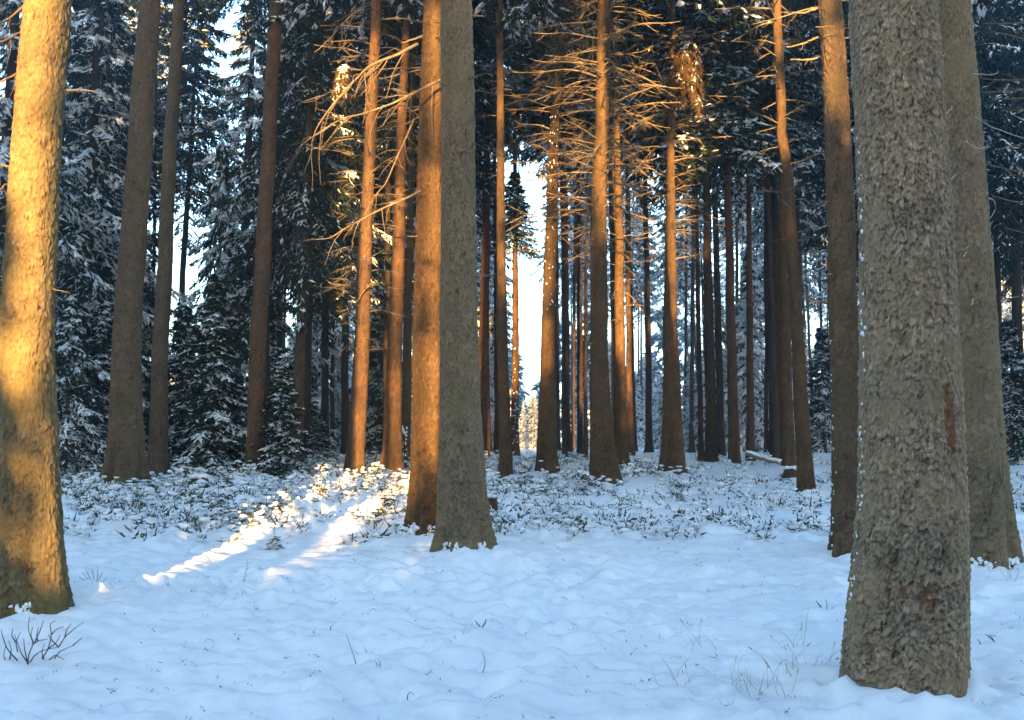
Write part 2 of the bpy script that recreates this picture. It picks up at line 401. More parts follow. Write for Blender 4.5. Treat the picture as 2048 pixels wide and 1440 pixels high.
# ------------------------------------------------------------------ trunks
def trunk_mesh(axis, base_g, nth, ring, vis_top, seed, material, bark=1.0, flare=0.55, cell=0.035, wounds=(), flh=0.28, loc=(0, 0, 0), full=True, tonevar=1.0):
    """axis: rows (x,y,z,r) from the ground up; grown as rings with flaking bark plates"""
    ax = np.asarray(axis, float); ax = ax[np.argsort(ax[:, 2])]
    z0 = base_g - 0.35; zt = ax[-1, 2]
    zv = np.arange(z0, min(vis_top, zt), ring); zu = np.linspace(min(vis_top, zt), zt, 14)
    z = np.concatenate([zv, zu])
    def pick(c):
        return np.interp(z, ax[:, 2], ax[:, c])
    # ease corners of the axis
    X, Y, R = pick(0), pick(1), pick(3)
    sl = (ax[1, :2] - ax[0, :2]) / (ax[1, 2] - ax[0, 2])
    low = z < ax[0, 2]
    X[low] = ax[0, 0] + (z[low] - ax[0, 2]) * sl[0]; Y[low] = ax[0, 1] + (z[low] - ax[0, 2]) * sl[1]
    rng = np.random.default_rng(seed)
    X = X + 0.02 * vn(z * 0.7, 0 * z, seed) * 2 ; Y = Y + 0.02 * vn(z * 0.7, 0 * z + 5, seed) * 2
    th = np.arange(nth) / nth * 2 * math.pi
    Z, TH = np.meshgrid(z, th, indexing='ij'); Rr = R[:, None] * np.ones_like(TH)
    h = Z - base_g; lob = rng.integers(3, 6); ph = rng.uniform(0, 6.3)
    fl = flare * np.exp(-np.maximum(h, -0.2) / flh) + 0.10 * np.exp(-np.maximum(h, 0) / 1.3)
    Rr = Rr * (1 + fl * (1 + 0.6 * np.sin(lob * TH + ph) + 0.35 * np.sin((lob + 3) * TH + 2 * ph) + 0.8 * vn(TH * 2.5, 0 * TH, seed + 90)))
    rm = float(np.median(R[:max(3, len(zv) // 2)]))
    per = max(6, round(2 * math.pi * rm / cell))
    ux = TH / (2 * math.pi) * per
    zc = Z / (cell * 1.7)
    wx = 0.9 * vn(ux * 0.8, zc * 0.8, seed + 3) + 0.5 * vn(ux * 2.1, zc * 2.1, seed + 4)
    wz = 0.9 * vn(ux * 0.8 + 31, zc * 0.8, seed + 5) + 0.5 * vn(ux * 2.1 + 11, zc * 2.1, seed + 6)
    off = [np.zeros(ux.shape)]
    f1, f2, cid = worley(ux + wx, zc + wz, seed, per, off); lift = np.clip(-off[0], -0.6, 0.6)
    g = (1 - sstep(f2 - f1, 0.02, 0.30)) * sstep(vn(ux * 0.9, zc * 0.7, seed + 60), -0.28, 0.2)
    per2 = max(4, per // 3)
    f1b, f2b, cidb = worley(TH / (2 * math.pi) * per2 + wx * 0.5, Z / (cell * 6) + wz * .5, seed + 40, per2)
    fine = vn(ux * 3, Z / cell * 2.2, seed + 8) + 0.6 * vn(ux * 6.3, Z / cell * 4.5, seed + 18)
    ridge = np.abs(vn(ux * 1.1 - zc * 0.35, zc * 0.55, seed + 70)); fis = (1 - sstep(ridge, 0.0, 0.05)) * sstep(vn(ux * .6, zc * .5, seed + 71), 0.0, 0.15)
    kn = np.zeros_like(TH)
    disp = bark * (0.0050 * (cid - 0.5) * 2 * (1 - g) - 0.0055 * g * (0.35 + 0.65 * cid) + 0.004 * (cidb - 0.5) + 0.0022 * fine - 0.010 * fis + 0.0085 * lift * (0.3 + cid))
    disp = disp + 0.012 * vn(TH * 2 / math.pi, Z * 1.5, seed + 13) * (rm / 0.25)
    if nth >= 100:
        zk = base_g + rng.uniform(0.5, 1.0)
        while zk < vis_top:
            for _k in range(rng.integers(1, 4)):
                tk = rng.uniform(0, 6.283); zz = zk + rng.normal(0, 0.08); sk = rng.uniform(0.014, 0.03)
                da = np.angle(np.exp(1j * (TH - tk))) * rm; q = (da ** 2 + (Z - zz) ** 2 * 0.8) / sk ** 2
                disp = disp + 0.010 * np.exp(-q * 0.35) - 0.014 * np.exp(-q * 2.5); kn = kn + 0.45 * np.exp(-q * 0.8)
            zk += rng.uniform(0.35, 0.8)
    Rr = Rr + disp
    tone = np.clip(0.58 + tonevar * (0.24 * (cid - 0.5) - 0.24 * g * (0.4 + 0.6 * cid) + 0.26 * fine + 0.12 * (cidb - .5) - 0.4 * fis - 0.22 * sstep(off[0], 0.15, 0.55)) - kn, 0, 1)
    # whorl scars: dark rings of knots where branches once stood
    V = np.stack([X[:, None] + Rr * np.cos(TH), Y[:, None] + Rr * np.sin(TH), Z], -1)
    wound = np.zeros_like(tone)
    for (wp, sx, sz, amt) in wounds:
        dxy = np.hypot(V[..., 0] - wp[0], V[..., 1] - wp[1]) / sx; dz = (V[..., 2] - wp[2]) / sz
        q = dxy ** 2 + dz ** 2 + 1.4 * vn(V[..., 0] * 40, V[..., 2] * 25, seed + 77)
        wq = amt * (1 - sstep(q, 0.5, 1.4)); wound = np.maximum(wound, wq)
    if len(wounds):
        nrm = np.stack([np.cos(TH), np.sin(TH), 0 * TH], -1); V = V - nrm * (0.012 * np.clip(wound, 0, 1))[..., None]
    V = V.reshape(-1, 3) - np.asarray(loc)
    m = len(z); i = np.arange(m - 1)[:, None] * nth; j = np.arange(nth)[None, :]; j2 = (j + 1) % nth
    f = np.stack([i + j, i + j2, i + nth + j2, i + nth + j], -1).reshape(-1, 4)
    return mesh_np("trunk", V, f, material, attrs={"tone": tone.ravel(), "wound": wound.ravel()}), (z, X, Y, R)

TREES = {}
def tree(key, base, pts, material, label, nth=28, ring=0.08, seed=1, bark=1.0, flare=0.55, cell=0.04, d=None,
         branches=None, top=22.0, crown=None, crown_z=None, crown_s=1.0, wounds=(), mound=(0.5, 0.07), group=None, name='spruce_tree', flh=0.28, tonevar=1.0):
    """base=(px,py) foot in the photograph; pts = [(px,py,width_px)] along the stem"""
    d = d or depth_of(*base)
    b = P(base[0], base[1], d)
    rows = []
    for (px, py, w) in pts:
        p = P(px, py, d); rows.append((p[0], p[1], p[2], w / F * d / 2))
    rows.append((b[0], b[1], b[2], rows[0][3] * 1.04 if pts[0][1] > pts[-1][1] else rows[-1][3] * 1.04))
    rows = sorted(rows, key=lambda r: r[2])
    a, c = rows[-2], rows[-1]; dz = c[2] - a[2]
    slx = max(-0.03, min(0.03, (c[0] - a[0]) / max(dz, 1e-3)))
    rows.append((c[0] + slx * (top - c[2]), c[1], max(top, c[2] + 1), 0.02))
    vt = CAMZ + (HOR / F) * d * 1.06 + 0.2
    loc = (b[0], b[1], base_z(b[0], b[1]))
    me, ax = trunk_mesh(rows, float(loc[2]), nth, ring, vt, seed, material, bark, flare, cell, wounds, flh, loc, tonevar=tonevar)
    t = thing(name, loc, label, 'tree', group)
    link('trunk', me, t)
    MOUNDS.append((b[0], b[1], mound[0] + rows[0][3], mound[1]))
    info = dict(t=t, d=d, ax=ax, loc=loc, vt=vt); TREES[key] = info
    if branches: dead_branches(info, seed=seed * 7 + 3, **branches)
    if crown is not None:
        add_crown(t, crown, (float(np.interp(crown_z, ax[0], ax[1])) - loc[0], 0, crown_z - loc[2]), crown_s, seed * 1.3, crown_s * 1.3)
    return info
def dead_branches(info, y0, y1, step=0.32, per=4, L=(0.7, 1.6), seed=0, stubs=0.1, dark=False, tilt=0.0, side=0.0):
    """whorls of dead branches between photo rows y0 (top) and y1"""
    rng = np.random.default_rng(seed); t, d, loc = info['t'], info['d'], info['loc']; zs, X, Y, R = info['ax']
    za = P(1024, y1, d)[2]; zb = P(1024, y0, d)[2]; z = za
    while z < zb:
        k = max(1, int(rng.normal(per, 1))); a0 = rng.uniform(0, 6.3)
        grow = 0.55 + 0.45 * (z - za) / max(0.1, zb - za)
        for i in range(k):
            az = a0 + i * 6.283 / k + rng.normal(0, 0.35)
            if side and math.cos(az) * side < -0.2: az = math.pi - az
            zz = z + rng.normal(0, 0.06); cx, cy, r = (float(np.interp(zz, zs, q)) for q in (X, Y, R))
            stub = rng.random() < stubs
            src = BR_STUB if stub else (BR_DARK if dark else BR)
            s = rng.uniform(0.12, 0.35) if stub else rng.uniform(*L) * grow
            o = link('branch', src[rng.integers(len(src))], t, (cx + (r - 0.02) * math.cos(az) - loc[0], cy + (r - 0.02) * math.sin(az) - loc[1], zz - loc[2]))
            o.rotation_euler = (rng.normal(0, 0.3), rng.normal(-tilt + 0.05, 0.16), az); o.scale = (s, s, s * rng.uniform(0.7, 1.3))
        z += step * rng.uniform(0.7, 1.3)

# wounds and resin scars on the big trunk
dAD = depth_of(1815, 1392)
def onbig(px, py): p = P(px, py, dAD - 0.27); return (p[0], p[1], p[2])
WB = [(onbig(1852, 1192), 0.055, 0.10, 1.0), (onbig(1846, 1262), 0.018, 0.14, 0.6), (onbig(1903, 835), 0.035, 0.19, 0.8),
      (onbig(1806, 1183), 0.02, 0.035, 0.7), (onbig(1765, 950), 0.03, 0.06, 0.25), (onbig(1895, 1030), 0.04, 0.05, 0.4), (onbig(1780, 220), 0.03, 0.03, 0.6)]

tree('A', (68, 1232), [(60, 950, 98), (54, 700, 98), (70, 350, 94), (95, 0, 88)], M_PALE, "thick pale spruce trunk catching full golden sunlight at the left edge of the photo",
     nth=220, ring=0.015, seed=11, bark=1.1, cell=0.03, flare=0.42, flh=0.42, mound=(0.75, 0.08), branches=dict(y0=0, y1=560, per=0.7, step=0.7, L=(0.3, 0.5), stubs=1.0), crown=TALL[0], crown_z=15)
tree('B', (245, 985), [(250, 860, 58), (254, 700, 55), (272, 400, 50), (299, 0, 41)], M_BROWN, "thick dark grey-brown shaded spruce trunk, second from the left",
     nth=110, ring=0.028, seed=12, bark=1.3, cell=0.05, flare=0.5, flh=0.5, mound=(1.0, 0.08), branches=dict(y0=0, y1=560, per=0.7, step=0.7, L=(0.3, 0.5), stubs=1.0), crown=TALL[1], crown_z=15)
tree('C', (312, 957), [(316, 860, 33), (320, 700, 31), (336, 400, 28), (357, 0, 23)], M_BROWN, "slimmer dark spruce trunk just right of the thick shaded one at left",
     nth=40, ring=0.06, seed=13, branches=dict(y0=0, y1=420, per=1.2, step=0.8, L=(0.4, 1.0), dark=True), crown=TALL[2], crown_z=15)
tree('D', (508, 955), [(512, 860, 35), (517, 700, 33), (532, 400, 30), (554, 0, 26)], M_RED, "reddish brown straight spruce trunk standing in front of the young spruces at left",
     nth=40, ring=0.06, seed=14, flare=0.25, branches=dict(y0=0, y1=330, per=1.6, step=0.55, L=(0.5, 1.3), dark=True), crown=TALL[3], crown_z=15)
tree('E', (708, 957), [(714, 860, 34), (722, 700, 31), (735, 400, 27), (754, 0, 21)], M_RED, "brown spruce trunk with golden strip of light at its foot, left of centre",
     nth=40, ring=0.06, seed=15, flare=0.3, branches=dict(y0=-20, y1=700, per=5.5, step=0.3, L=(0.8, 1.9), stubs=0.12), crown=TALL[0], crown_z=13)
tree('F', (783, 950), [(786, 860, 34), (790, 700, 30), (798, 450, 25), (808, 150, 17)], M_RED, "brown spruce trunk with dark left side and sunlit right side beside the twin trunks",
     nth=36, ring=0.07, seed=16, flare=0.5, branches=dict(y0=180, y1=520, per=4, step=0.36, L=(0.6, 1.5)), crown=BROAD[0], crown_z=15)
tree('F2', (809, 938), [(812, 860, 20), (815, 700, 18), (820, 450, 15), (824, 250, 10)], M_GOLD, "narrow sunlit trunk half hidden behind the left twin trunk",
     nth=24, ring=0.09, seed=17, flare=0.3, branches=dict(y0=250, y1=500, per=3, step=0.4, L=(0.5, 1.0)))
tree('G', (852, 1075), [(852, 950, 60), (853, 700, 56), (858, 400, 54), (870, 0, 48)], M_GOLD, "sunlit left trunk of the twin pair near the centre, dappled with branch shadows",
     nth=130, ring=0.02, seed=18, bark=1.2, cell=0.034, flare=0.35, flh=0.4, mound=(0.8, 0.06), branches=dict(y0=0, y1=560, per=0.7, step=0.7, L=(0.3, 0.5), stubs=1.0), crown=TALL[1], crown_z=15)
tree('G2', (886, 950), [(886, 860, 22), (886, 700, 20), (884, 500, 18), (882, 300, 14)], M_GOLD, "thin golden trunk peeping out between the twin trunks at centre",
     nth=24, ring=0.09, seed=19, flare=0.2)
tree('H', (932, 1118), [(926, 950, 84), (921, 700, 74), (917, 400, 68), (912, 0, 64)], M_OLIVE, "grey-green shaded right trunk of the twin pair, with snow drifted round its foot",
     nth=190, ring=0.016, seed=20, bark=1.1, cell=0.03, flare=0.36, flh=0.35, mound=(0.7, 0.10), branches=dict(y0=0, y1=560, per=0.7, step=0.7, L=(0.3, 0.5), stubs=1.0), crown=TALL[2], crown_z=15)
tree('I', (972, 915), [(970, 850, 23), (967, 700, 21), (972, 450, 15), (976, 150, 11)], M_RED, "dark red narrow trunk just right of the twin pair",
     nth=24, ring=0.09, seed=21, flare=0.3, branches=dict(y0=200, y1=560, per=3, step=0.45, L=(0.5, 1.4)), crown=TALL[3], crown_z=15)
tree('I2', (994, 912), [(994, 850, 11), (993, 700, 10), (991, 500, 8), (990, 300, 6)], M_SHADED, "very thin dark trunk between the red trunk and the slender golden one",
     nth=16, ring=0.15, seed=22, flare=0.3, crown=FAR[0], crown_z=14)
tree('J', (1013, 963), [(1011, 860, 24), (1006, 700, 21), (1002, 450, 17), (999, 0, 13)], M_GOLD, "slender straight trunk, golden above and dark below, rising right of centre gap's left side",
     nth=32, ring=0.07, seed=23, flare=0.15, branches=dict(y0=0, y1=430, per=1.6, step=0.7, L=(0.4, 1.0)), crown=TALL[0], crown_z=13)
tree('K', (1030, 915), [(1030, 850, 15), (1031, 700, 14), (1031, 580, 12), (1030, 400, 9)], M_RED, "thin sunlit reddish trunk flecked with snow at the left rim of the bright gap",
     nth=20, ring=0.12, seed=24, flare=0.3, branches=dict(y0=400, y1=860, per=2, step=0.5, L=(0.4, 0.9), stubs=0.3), crown=YOUNG[1], crown_z=8.5, crown_s=0.6)
tree('L', (1090, 952), [(1092, 860, 36), (1096, 700, 28), (1102, 450, 24), (1106, 330, 21), (1112, 220, 17), (1122, 110, 15), (1129, 0, 14)], M_GOLD,
     "gently curving golden trunk with many bare branches right of the bright gap",
     nth=36, ring=0.06, seed=25, flare=0.35, branches=dict(y0=-20, y1=470, per=6.5, step=0.25, L=(0.9, 2.4)), crown=TALL[1], crown_z=14)
tree('L2', (1113, 905), [(1113, 850, 14), (1113, 700, 12), (1112, 500, 10), (1110, 300, 8)], M_SHADED, "thin dark trunk directly behind the curving golden one",
     nth=16, ring=0.15, seed=26, crown=TALL[2], crown_z=16)
tree('M', (1133, 912), [(1132, 850, 17), (1131, 700, 16), (1130, 450, 13), (1128, 300, 10)], M_RED, "narrow brown trunk with orange lower end right of the curving golden one",
     nth=20, ring=0.12, seed=27, flare=0.2, branches=dict(y0=350, y1=640, per=2.5, step=0.5, L=(0.4, 1.1)), crown=TALL[0], crown_z=14)
tree('N', (1162, 912), [(1161, 850, 11), (1160, 700, 11), (1158, 450, 9)], M_SHADED, "thin bluish trunk beside the mossy pole left of the tall centre-right trunk",
     nth=16, ring=0.15, seed=28, crown=FAR[1], crown_z=13)
tree('O', (1172, 918), [(1172, 850, 8), (1171, 700, 8), (1172, 520, 6), (1173, 400, 5)], M_GOLD, "very thin mossy yellow pole next to the tall centre-right trunk",
     nth=12, ring=0.15, seed=29, flare=0.1, top=11)
tree('P', (1208, 976), [(1203, 880, 45), (1197, 700, 36), (1197, 450, 33), (1203, 250, 31), (1208, 0, 26)], M_GOLD,
     "tall trunk right of centre ringed with golden bare branches, its foot flaring to the right",
     nth=80, ring=0.03, seed=30, flare=0.4, flh=0.45, mound=(0.7, 0.12), branches=dict(y0=-20, y1=500, per=6.5, step=0.24, L=(0.9, 2.3), stubs=0.08), crown=TALL[3], crown_z=12)
tree('Q', (1244, 940), [(1242, 860, 23), (1240, 700, 21), (1237, 450, 17), (1234, 280, 13)], M_GOLD, "narrow brown trunk right behind the tall branchy centre-right one",
     nth=24, ring=0.09, seed=31, flare=0.4, branches=dict(y0=120, y1=640, per=4, step=0.4, L=(0.7, 1.9)), crown=TALL[1], crown_z=15)
tree('R', (1262, 914), [(1261, 850, 13), (1258, 700, 12), (1256, 500, 9)], M_RED, "thin orange-footed trunk between two narrow brown trunks right of centre",
     nth=16, ring=0.15, seed=32, branches=dict(y0=550, y1=760, per=2, step=0.5, L=(0.4, 0.8), stubs=0.5), crown=FAR[2], crown_z=13)
tree('S', (1298, 911), [(1297, 850, 13), (1296, 700, 13), (1292, 450, 10)], M_SHADED, "thin dark trunk in the gap left of the sunlit bare-branched trunk",
     nth=16, ring=0.15, seed=33, branches=dict(y0=200, y1=650, per=4, step=0.5, L=(0.7, 1.7)), crown=TALL[2], crown_z=14)
tree('T', (1345, 955), [(1344, 870, 38), (1342, 700, 31), (1341, 500, 22), (1342, 350, 17), (1343, 180, 12)], M_GOLD,
     "bright orange trunk with wide flared foot and bare branches right of centre",
     nth=44, ring=0.06, seed=34, flare=0.5, flh=0.5, mound=(0.7, 0.1), branches=dict(y0=60, y1=520, per=6, step=0.28, L=(0.8, 2.1)), crown=TALL[0], crown_z=16)
tree('U', (1403, 926), [(1401, 850, 10), (1399, 700, 10), (1394, 450, 8)], M_SHADED, "thin dark trunk, first right of the bright orange one", nth=16, ring=0.15, seed=35, crown=TALL[3], crown_z=11)
tree('V', (1424, 930), [(1422, 850, 21), (1419, 700, 20), (1415, 450, 16), (1412, 300, 12)], M_SHADED, "straight dark trunk against the blue background, thickest of the row right of the orange one",
     nth=24, ring=0.1, seed=36, flare=0.2, branches=dict(y0=150, y1=600, per=4, step=0.5, L=(0.6, 1.7)), crown=TALL[2], crown_z=10)
tree('W', (1470, 931), [(1468, 850, 21), (1464, 700, 19), (1457, 450, 15), (1454, 300, 12)], M_RED, "dark trunk with faint red glow near its foot, left of the snowy fallen log",
     nth=24, ring=0.1, seed=37, flare=0.2, branches=dict(y0=150, y1=600, per=4, step=0.5, L=(0.6, 1.7)), crown=TALL[1], crown_z=10)
tree('X', (1500, 926), [(1501, 850, 15), (1501, 700, 14), (1498, 450, 10)], M_RED, "thin trunk with orange light spots rising behind the snowy fallen log",
     nth=20, ring=0.12, seed=38, flare=0.2, crown=TALL[0], crown_z=11)
tree('Y', (1533, 908), [(1533, 850, 8), (1533, 700, 8), (1531, 500, 7)], M_SHADED, "very thin dark trunk left of the pair by the bent golden trunk", nth=12, ring=0.2, seed=39, crown=FAR[1], crown_z=12)
tree('Z1', (1558, 920), [(1557, 850, 22), (1554, 700, 21), (1549, 450, 16), (1545, 300, 12)], M_SHADED, "dark trunk at the left of the pair behind the bent golden trunk", nth=24, ring=0.1, seed=40, crown=TALL[3], crown_z=12)
tree('Z2', (1575, 938), [(1574, 850, 26), (1571, 700, 24), (1566, 450, 20), (1563, 300, 15)], M_GOLD, "trunk with a golden middle just behind the bent golden trunk", nth=28, ring=0.08, seed=41, flare=0.2,
     branches=dict(y0=350, y1=680, per=1.5, step=0.7, L=(0.3, 0.8)), crown=BROAD[0], crown_z=14)
tree('AA', (1611, 988), [(1604, 860, 29), (1597, 700, 25), (1583, 450, 22), (1577, 350, 20), (1571, 310, 20), (1563, 270, 20), (1559, 180, 19), (1553, 0, 17)], M_GOLD,
     "slim trunk with a crook in its golden upper stem, left of the right-hand trunks",
     nth=36, ring=0.05, seed=42, flare=0.25, branches=dict(y0=-10, y1=470, per=4, step=0.4, L=(0.7, 1.7), stubs=0.2), crown=TALL[2], crown_z=12)
tree('AB', (1600, 915), [(1600, 800, 13), (1596, 500, 12), (1588, 200, 11), (1584, 0, 10)], M_SHADED, "thin dim trunk behind the crooked golden stem", nth=16, ring=0.15, seed=43, crown=TALL[0], crown_z=13)
tree('AC', (1702, 1112), [(1699, 950, 62), (1693, 700, 56), (1680, 400, 53), (1661, 0, 46)], M_BROWN, "brown trunk directly left of the largest one, orange light at its top",
     nth=150, ring=0.018, seed=44, bark=1.2, cell=0.034, flare=0.22, flh=0.35, mound=(0.7, 0.05), branches=dict(y0=0, y1=560, per=1.6, step=0.5, L=(0.4, 0.9), stubs=0.25), crown=TALL[1], crown_z=15)
tree('AE', (1966, 1130), [(1957, 950, 98), (1946, 700, 86), (1932, 400, 78), (1904, 0, 68)], M_OLIVE, "broad shaded grey-brown trunk behind the largest one at the right, with snowy twigs",
     nth=190, ring=0.018, seed=45, bark=1.1, cell=0.034, flare=0.15, flh=0.5, mound=(0.9, 0.05), crown=TALL[3], crown_z=14)
tree('AD', (1815, 1392), [(1817, 1200, 212), (1818, 950, 194), (1814, 700, 185), (1808, 450, 179), (1783, 0, 165)], M_GREY,
     "largest and nearest grey spruce trunk with flaking bark, right side of the photo",
     nth=330, ring=0.0078, seed=46, bark=1.05, cell=0.0235, flare=0.0, flh=0.30, wounds=WB, mound=(0.6, 0.10), crown=TALL[0], crown_z=15, tonevar=1.5)
tree('AF', (2006, 920), [(2000, 700, 14), (1990, 400, 11)], M_SHADED, "thin dark background trunk right of the broad shaded trunk at right", nth=16, ring=0.15, seed=47, crown=BROAD[1], crown_z=9)
tree('AG', (2038, 922), [(2036, 700, 20), (2032, 400, 17), (2030, 0, 14)], M_SHADED, "dark background trunk at the right edge of the photo", nth=20, ring=0.12, seed=48, branches=dict(y0=0, y1=600, per=3, step=0.5, L=(0.6, 1.6), dark=True), crown=BROAD[0], crown_z=11)
tree('BA', (690, 872), [(690, 750, 15), (691, 600, 13)], M_SHADED, "dark trunk left of the brown trunk with the golden foot", nth=16, ring=0.2, seed=49, d=36, crown=BROAD[0], crown_z=8)
tree('BB', (650, 862), [(650, 750, 15), (651, 550, 13)], M_SHADED, "bluish far trunk below the drooping boughs left of centre", nth=16, ring=0.2, seed=50, d=42, crown=TALL[2], crown_z=10)
tree('BC', (665, 862), [(665, 750, 8), (666, 600, 7)], M_SHADED, "thin far trunk close beside the bluish one left of centre", nth=12, ring=0.2, seed=51, d=46, crown=FAR[0], crown_z=11)
tree('BD', (560, 862), [(559, 750, 14), (560, 560, 12)], M_SHADED, "bluish far trunk just right of the reddish straight trunk", nth=16, ring=0.2, seed=52, d=42, crown=TALL[3], crown_z=9)
tree('BE', (568, 865), [(568, 750, 6), (570, 600, 5)], M_SHADED, "thread-thin far trunk right of the bluish one by the reddish trunk", nth=12, ring=0.25, seed=53, d=50, crown=FAR[1], crown_z=12)
tree('BF', (356, 900), [(360, 650, 13), (372, 450, 11)], M_SHADED, "far slanting trunk seen in the bright gap right of the slimmer dark trunk", nth=12, ring=0.25, seed=54, d=38, crown=TALL[1], crown_z=11)

# custom long branches ------------------------------------------------
def px_branch(key, pts, r0, r1, m=M_DEAD, seed=0, dy=0.0, ddy=0.0, twigs=6, tl=0.4, snow=False, k=6):
    info = TREES[key]; d = info['d']; loc = np.array(info['loc']); rng = np.random.default_rng(seed)
    n = len(pts); w = [P(x, y, d + dy + ddy * i / max(1, n - 1)) for i, (x, y) in enumerate(pts)]
    w = np.array(w); t = np.linspace(0, n - 1, n * 5); q = np.stack([np.interp(t, np.arange(n), w[:, c]) for c in range(3)], -1)
    q = q + rng.normal(0, 0.006, q.shape); q[1:-1] = (q[:-2] + 2 * q[1:-1] + q[2:]) / 4; q[1:-1] = (q[:-2] + 2 * q[1:-1] + q[2:]) / 4
    r0 *= 0.62; r1 *= 0.6; T = Tubes(); T.add(q - loc, np.linspace(r0, r1, len(q)), k); twigs = int(twigs * 1.7)
    for i in range(twigs):
        a = rng.integers(2, len(q) - 2); dr = (q[a + 1] - q[a]); dr /= np.linalg.norm(dr)
        c = curve_pts(q[a] - loc, dr * 0.8 + np.array([rng.normal(0, .3), rng.normal(0, 0.5), rng.normal(-0.35, 0.5)]), tl * rng.uniform(0.4, 1.3), 6, rng, 0.14, 0.5, 0.3)
        T.add(c, np.linspace(r0 * 0.35, r0 * 0.12, 7), 4)
    return link('branch', T.mesh('long_branch', m), info['t'])
px_branch('G', [(835, 88), (790, 112), (740, 130), (700, 170), (660, 215), (630, 260), (622, 292)], 0.035, 0.010, seed=1, dy=-0.35, ddy=-1.0, twigs=9, tl=0.7, m=M_DEAD)
px_branch('G', [(880, 160), (840, 180), (790, 205), (740, 225), (690, 235), (640, 262), (590, 300)], 0.028, 0.007, seed=2, dy=-0.35, ddy=-1.2, twigs=9, tl=0.7)
px_branch('G', [(840, 382), (800, 402), (750, 425), (700, 452), (655, 478), (600, 482)], 0.024, 0.006, seed=3, dy=-0.3, ddy=-0.9, twigs=6, tl=0.5)
px_branch('G', [(828, 240), (800, 300), (770, 370), (745, 395), (735, 420)], 0.018, 0.006, seed=4, dy=-0.2, ddy=-0.4, twigs=7, tl=0.5)
px_branch('E', [(745, 565), (725, 585), (705, 620), (680, 640)], 0.032, 0.010, seed=5, dy=-0.2, ddy=-0.3, twigs=2, tl=0.3)
px_branch('E', [(755, 128), (720, 160), (690, 168), (650, 190), (600, 205)], 0.03, 0.008, seed=6, dy=-0.3, ddy=-0.3, twigs=8, tl=0.6)
px_branch('H', [(905, 365), (893, 385), (888, 410), (889, 440), (896, 460)], 0.012, 0.004, m=M_TWIG, seed=7, dy=-0.38, ddy=-0.1, twigs=1, tl=0.2)
px_branch('H', [(925, 330), (935, 355), (950, 385), (958, 400)], 0.006, 0.003, m=M_TWIG, seed=8, dy=-0.34, twigs=1, tl=0.2)
px_branch('H', [(945, 285), (965, 295), (990, 308), (1020, 318)], 0.012, 0.004, m=M_TWIG, seed=9, dy=-0.1, twigs=2, tl=0.2)
for i, (a, b) in enumerate([((52, 8), (0, 48)), ((45, 62), (0, 84)), ((42, 140), (0, 165)), ((30, 355), (0, 378)), ((28, 405), (0, 418))]):
    px_branch('A', [a, ((a[0] + b[0]) / 2, (a[1] + b[1]) / 2 + 3), b, (b[0] - 70, b[1] + 40)], 0.018, 0.006, seed=20 + i, dy=0.05, ddy=-0.3, twigs=2, tl=0.25, m=M_DEAD)
for i, pts in enumerate([[(1885, 232), (1892, 228), (1902, 218), (1905, 212)], [(1932, 283), (1942, 292), (1960, 298), (1972, 294), (1978, 283)], [(1892, 372), (1902, 360), (1912, 348)],
                         [(1945, 148), (1965, 150), (1990, 148), (1998, 142)], [(1948, 235), (1975, 250), (2010, 265), (2060, 280)], [(1928, 512), (1933, 505), (1935, 492)], [(1944, 610), (1946, 600)], [(1970, 395), (1988, 400), (1992, 420), (1980, 438)],
                         [(1884, 112), (1890, 110)]]):
    px_branch('AE', pts, 0.011, 0.006, m=M_TWIGSNOW, seed=40 + i, dy=-0.45 if pts[0][0] < 1960 else -0.1, twigs=0)
px_branch('AC', [(1632, 55), (1660, 53), (1690, 56), (1712, 60)], 0.012, 0.004, m=M_TWIG, seed=60, dy=-0.3, twigs=1, tl=0.2)
for i, (a, b) in enumerate([((1634, 18), (1582, 26)), ((1636, 74), (1574, 95)), ((1636, 116), (1580, 118)), ((1648, 300), (1580, 328)), ((1655, 502), (1618, 498)), ((1658, 562), (1620, 550)), ((1658, 608), (1612, 590))]):
    px_branch('AC', [a, ((a[0] + b[0]) / 2, (a[1] + b[1]) / 2 + 4), b], 0.022, 0.012, m=M_DEAD, seed=70 + i, dy=0.05, ddy=-0.1, twigs=1, tl=0.2)

# the off-frame tree whose sunlit dead branches reach in from the right edge
tree('AH', (2175, 1010), [(2165, 700, 40), (2150, 0, 34)], M_BROWN, "spruce beyond the right edge whose golden bare branches reach into the photo", nth=24, ring=0.1, seed=81, crown=TALL[2], crown_z=11)
for i, (a, b) in enumerate([((2150, 28), (1968, 48)), ((2150, 150), (1960, 158)), ((2150, 160), (1958, 185)), ((2150, 175), (1985, 200)), ((2150, 195), (2000, 222)), ((2150, 420), (1985, 392)), ((2150, 480), (2010, 455)), ((2150, 350), (1975, 330)),
                            ((2150, 560), (2000, 600)), ((2150, 90), (1975, 60)), ((2150, 250), (1990, 300))]):
    px_branch('AH', [a, ((a[0] * 2 + b[0]) / 3, (a[1] * 2 + b[1]) / 3 + 6), ((a[0] + b[0] * 2) / 3, (a[1] + b[1] * 2) / 3 + 5), b], 0.028, 0.012, seed=90 + i, dy=-0.2, ddy=rd if (rd := random.uniform(-0.5, 0.5)) else 0, twigs=4, tl=0.5)

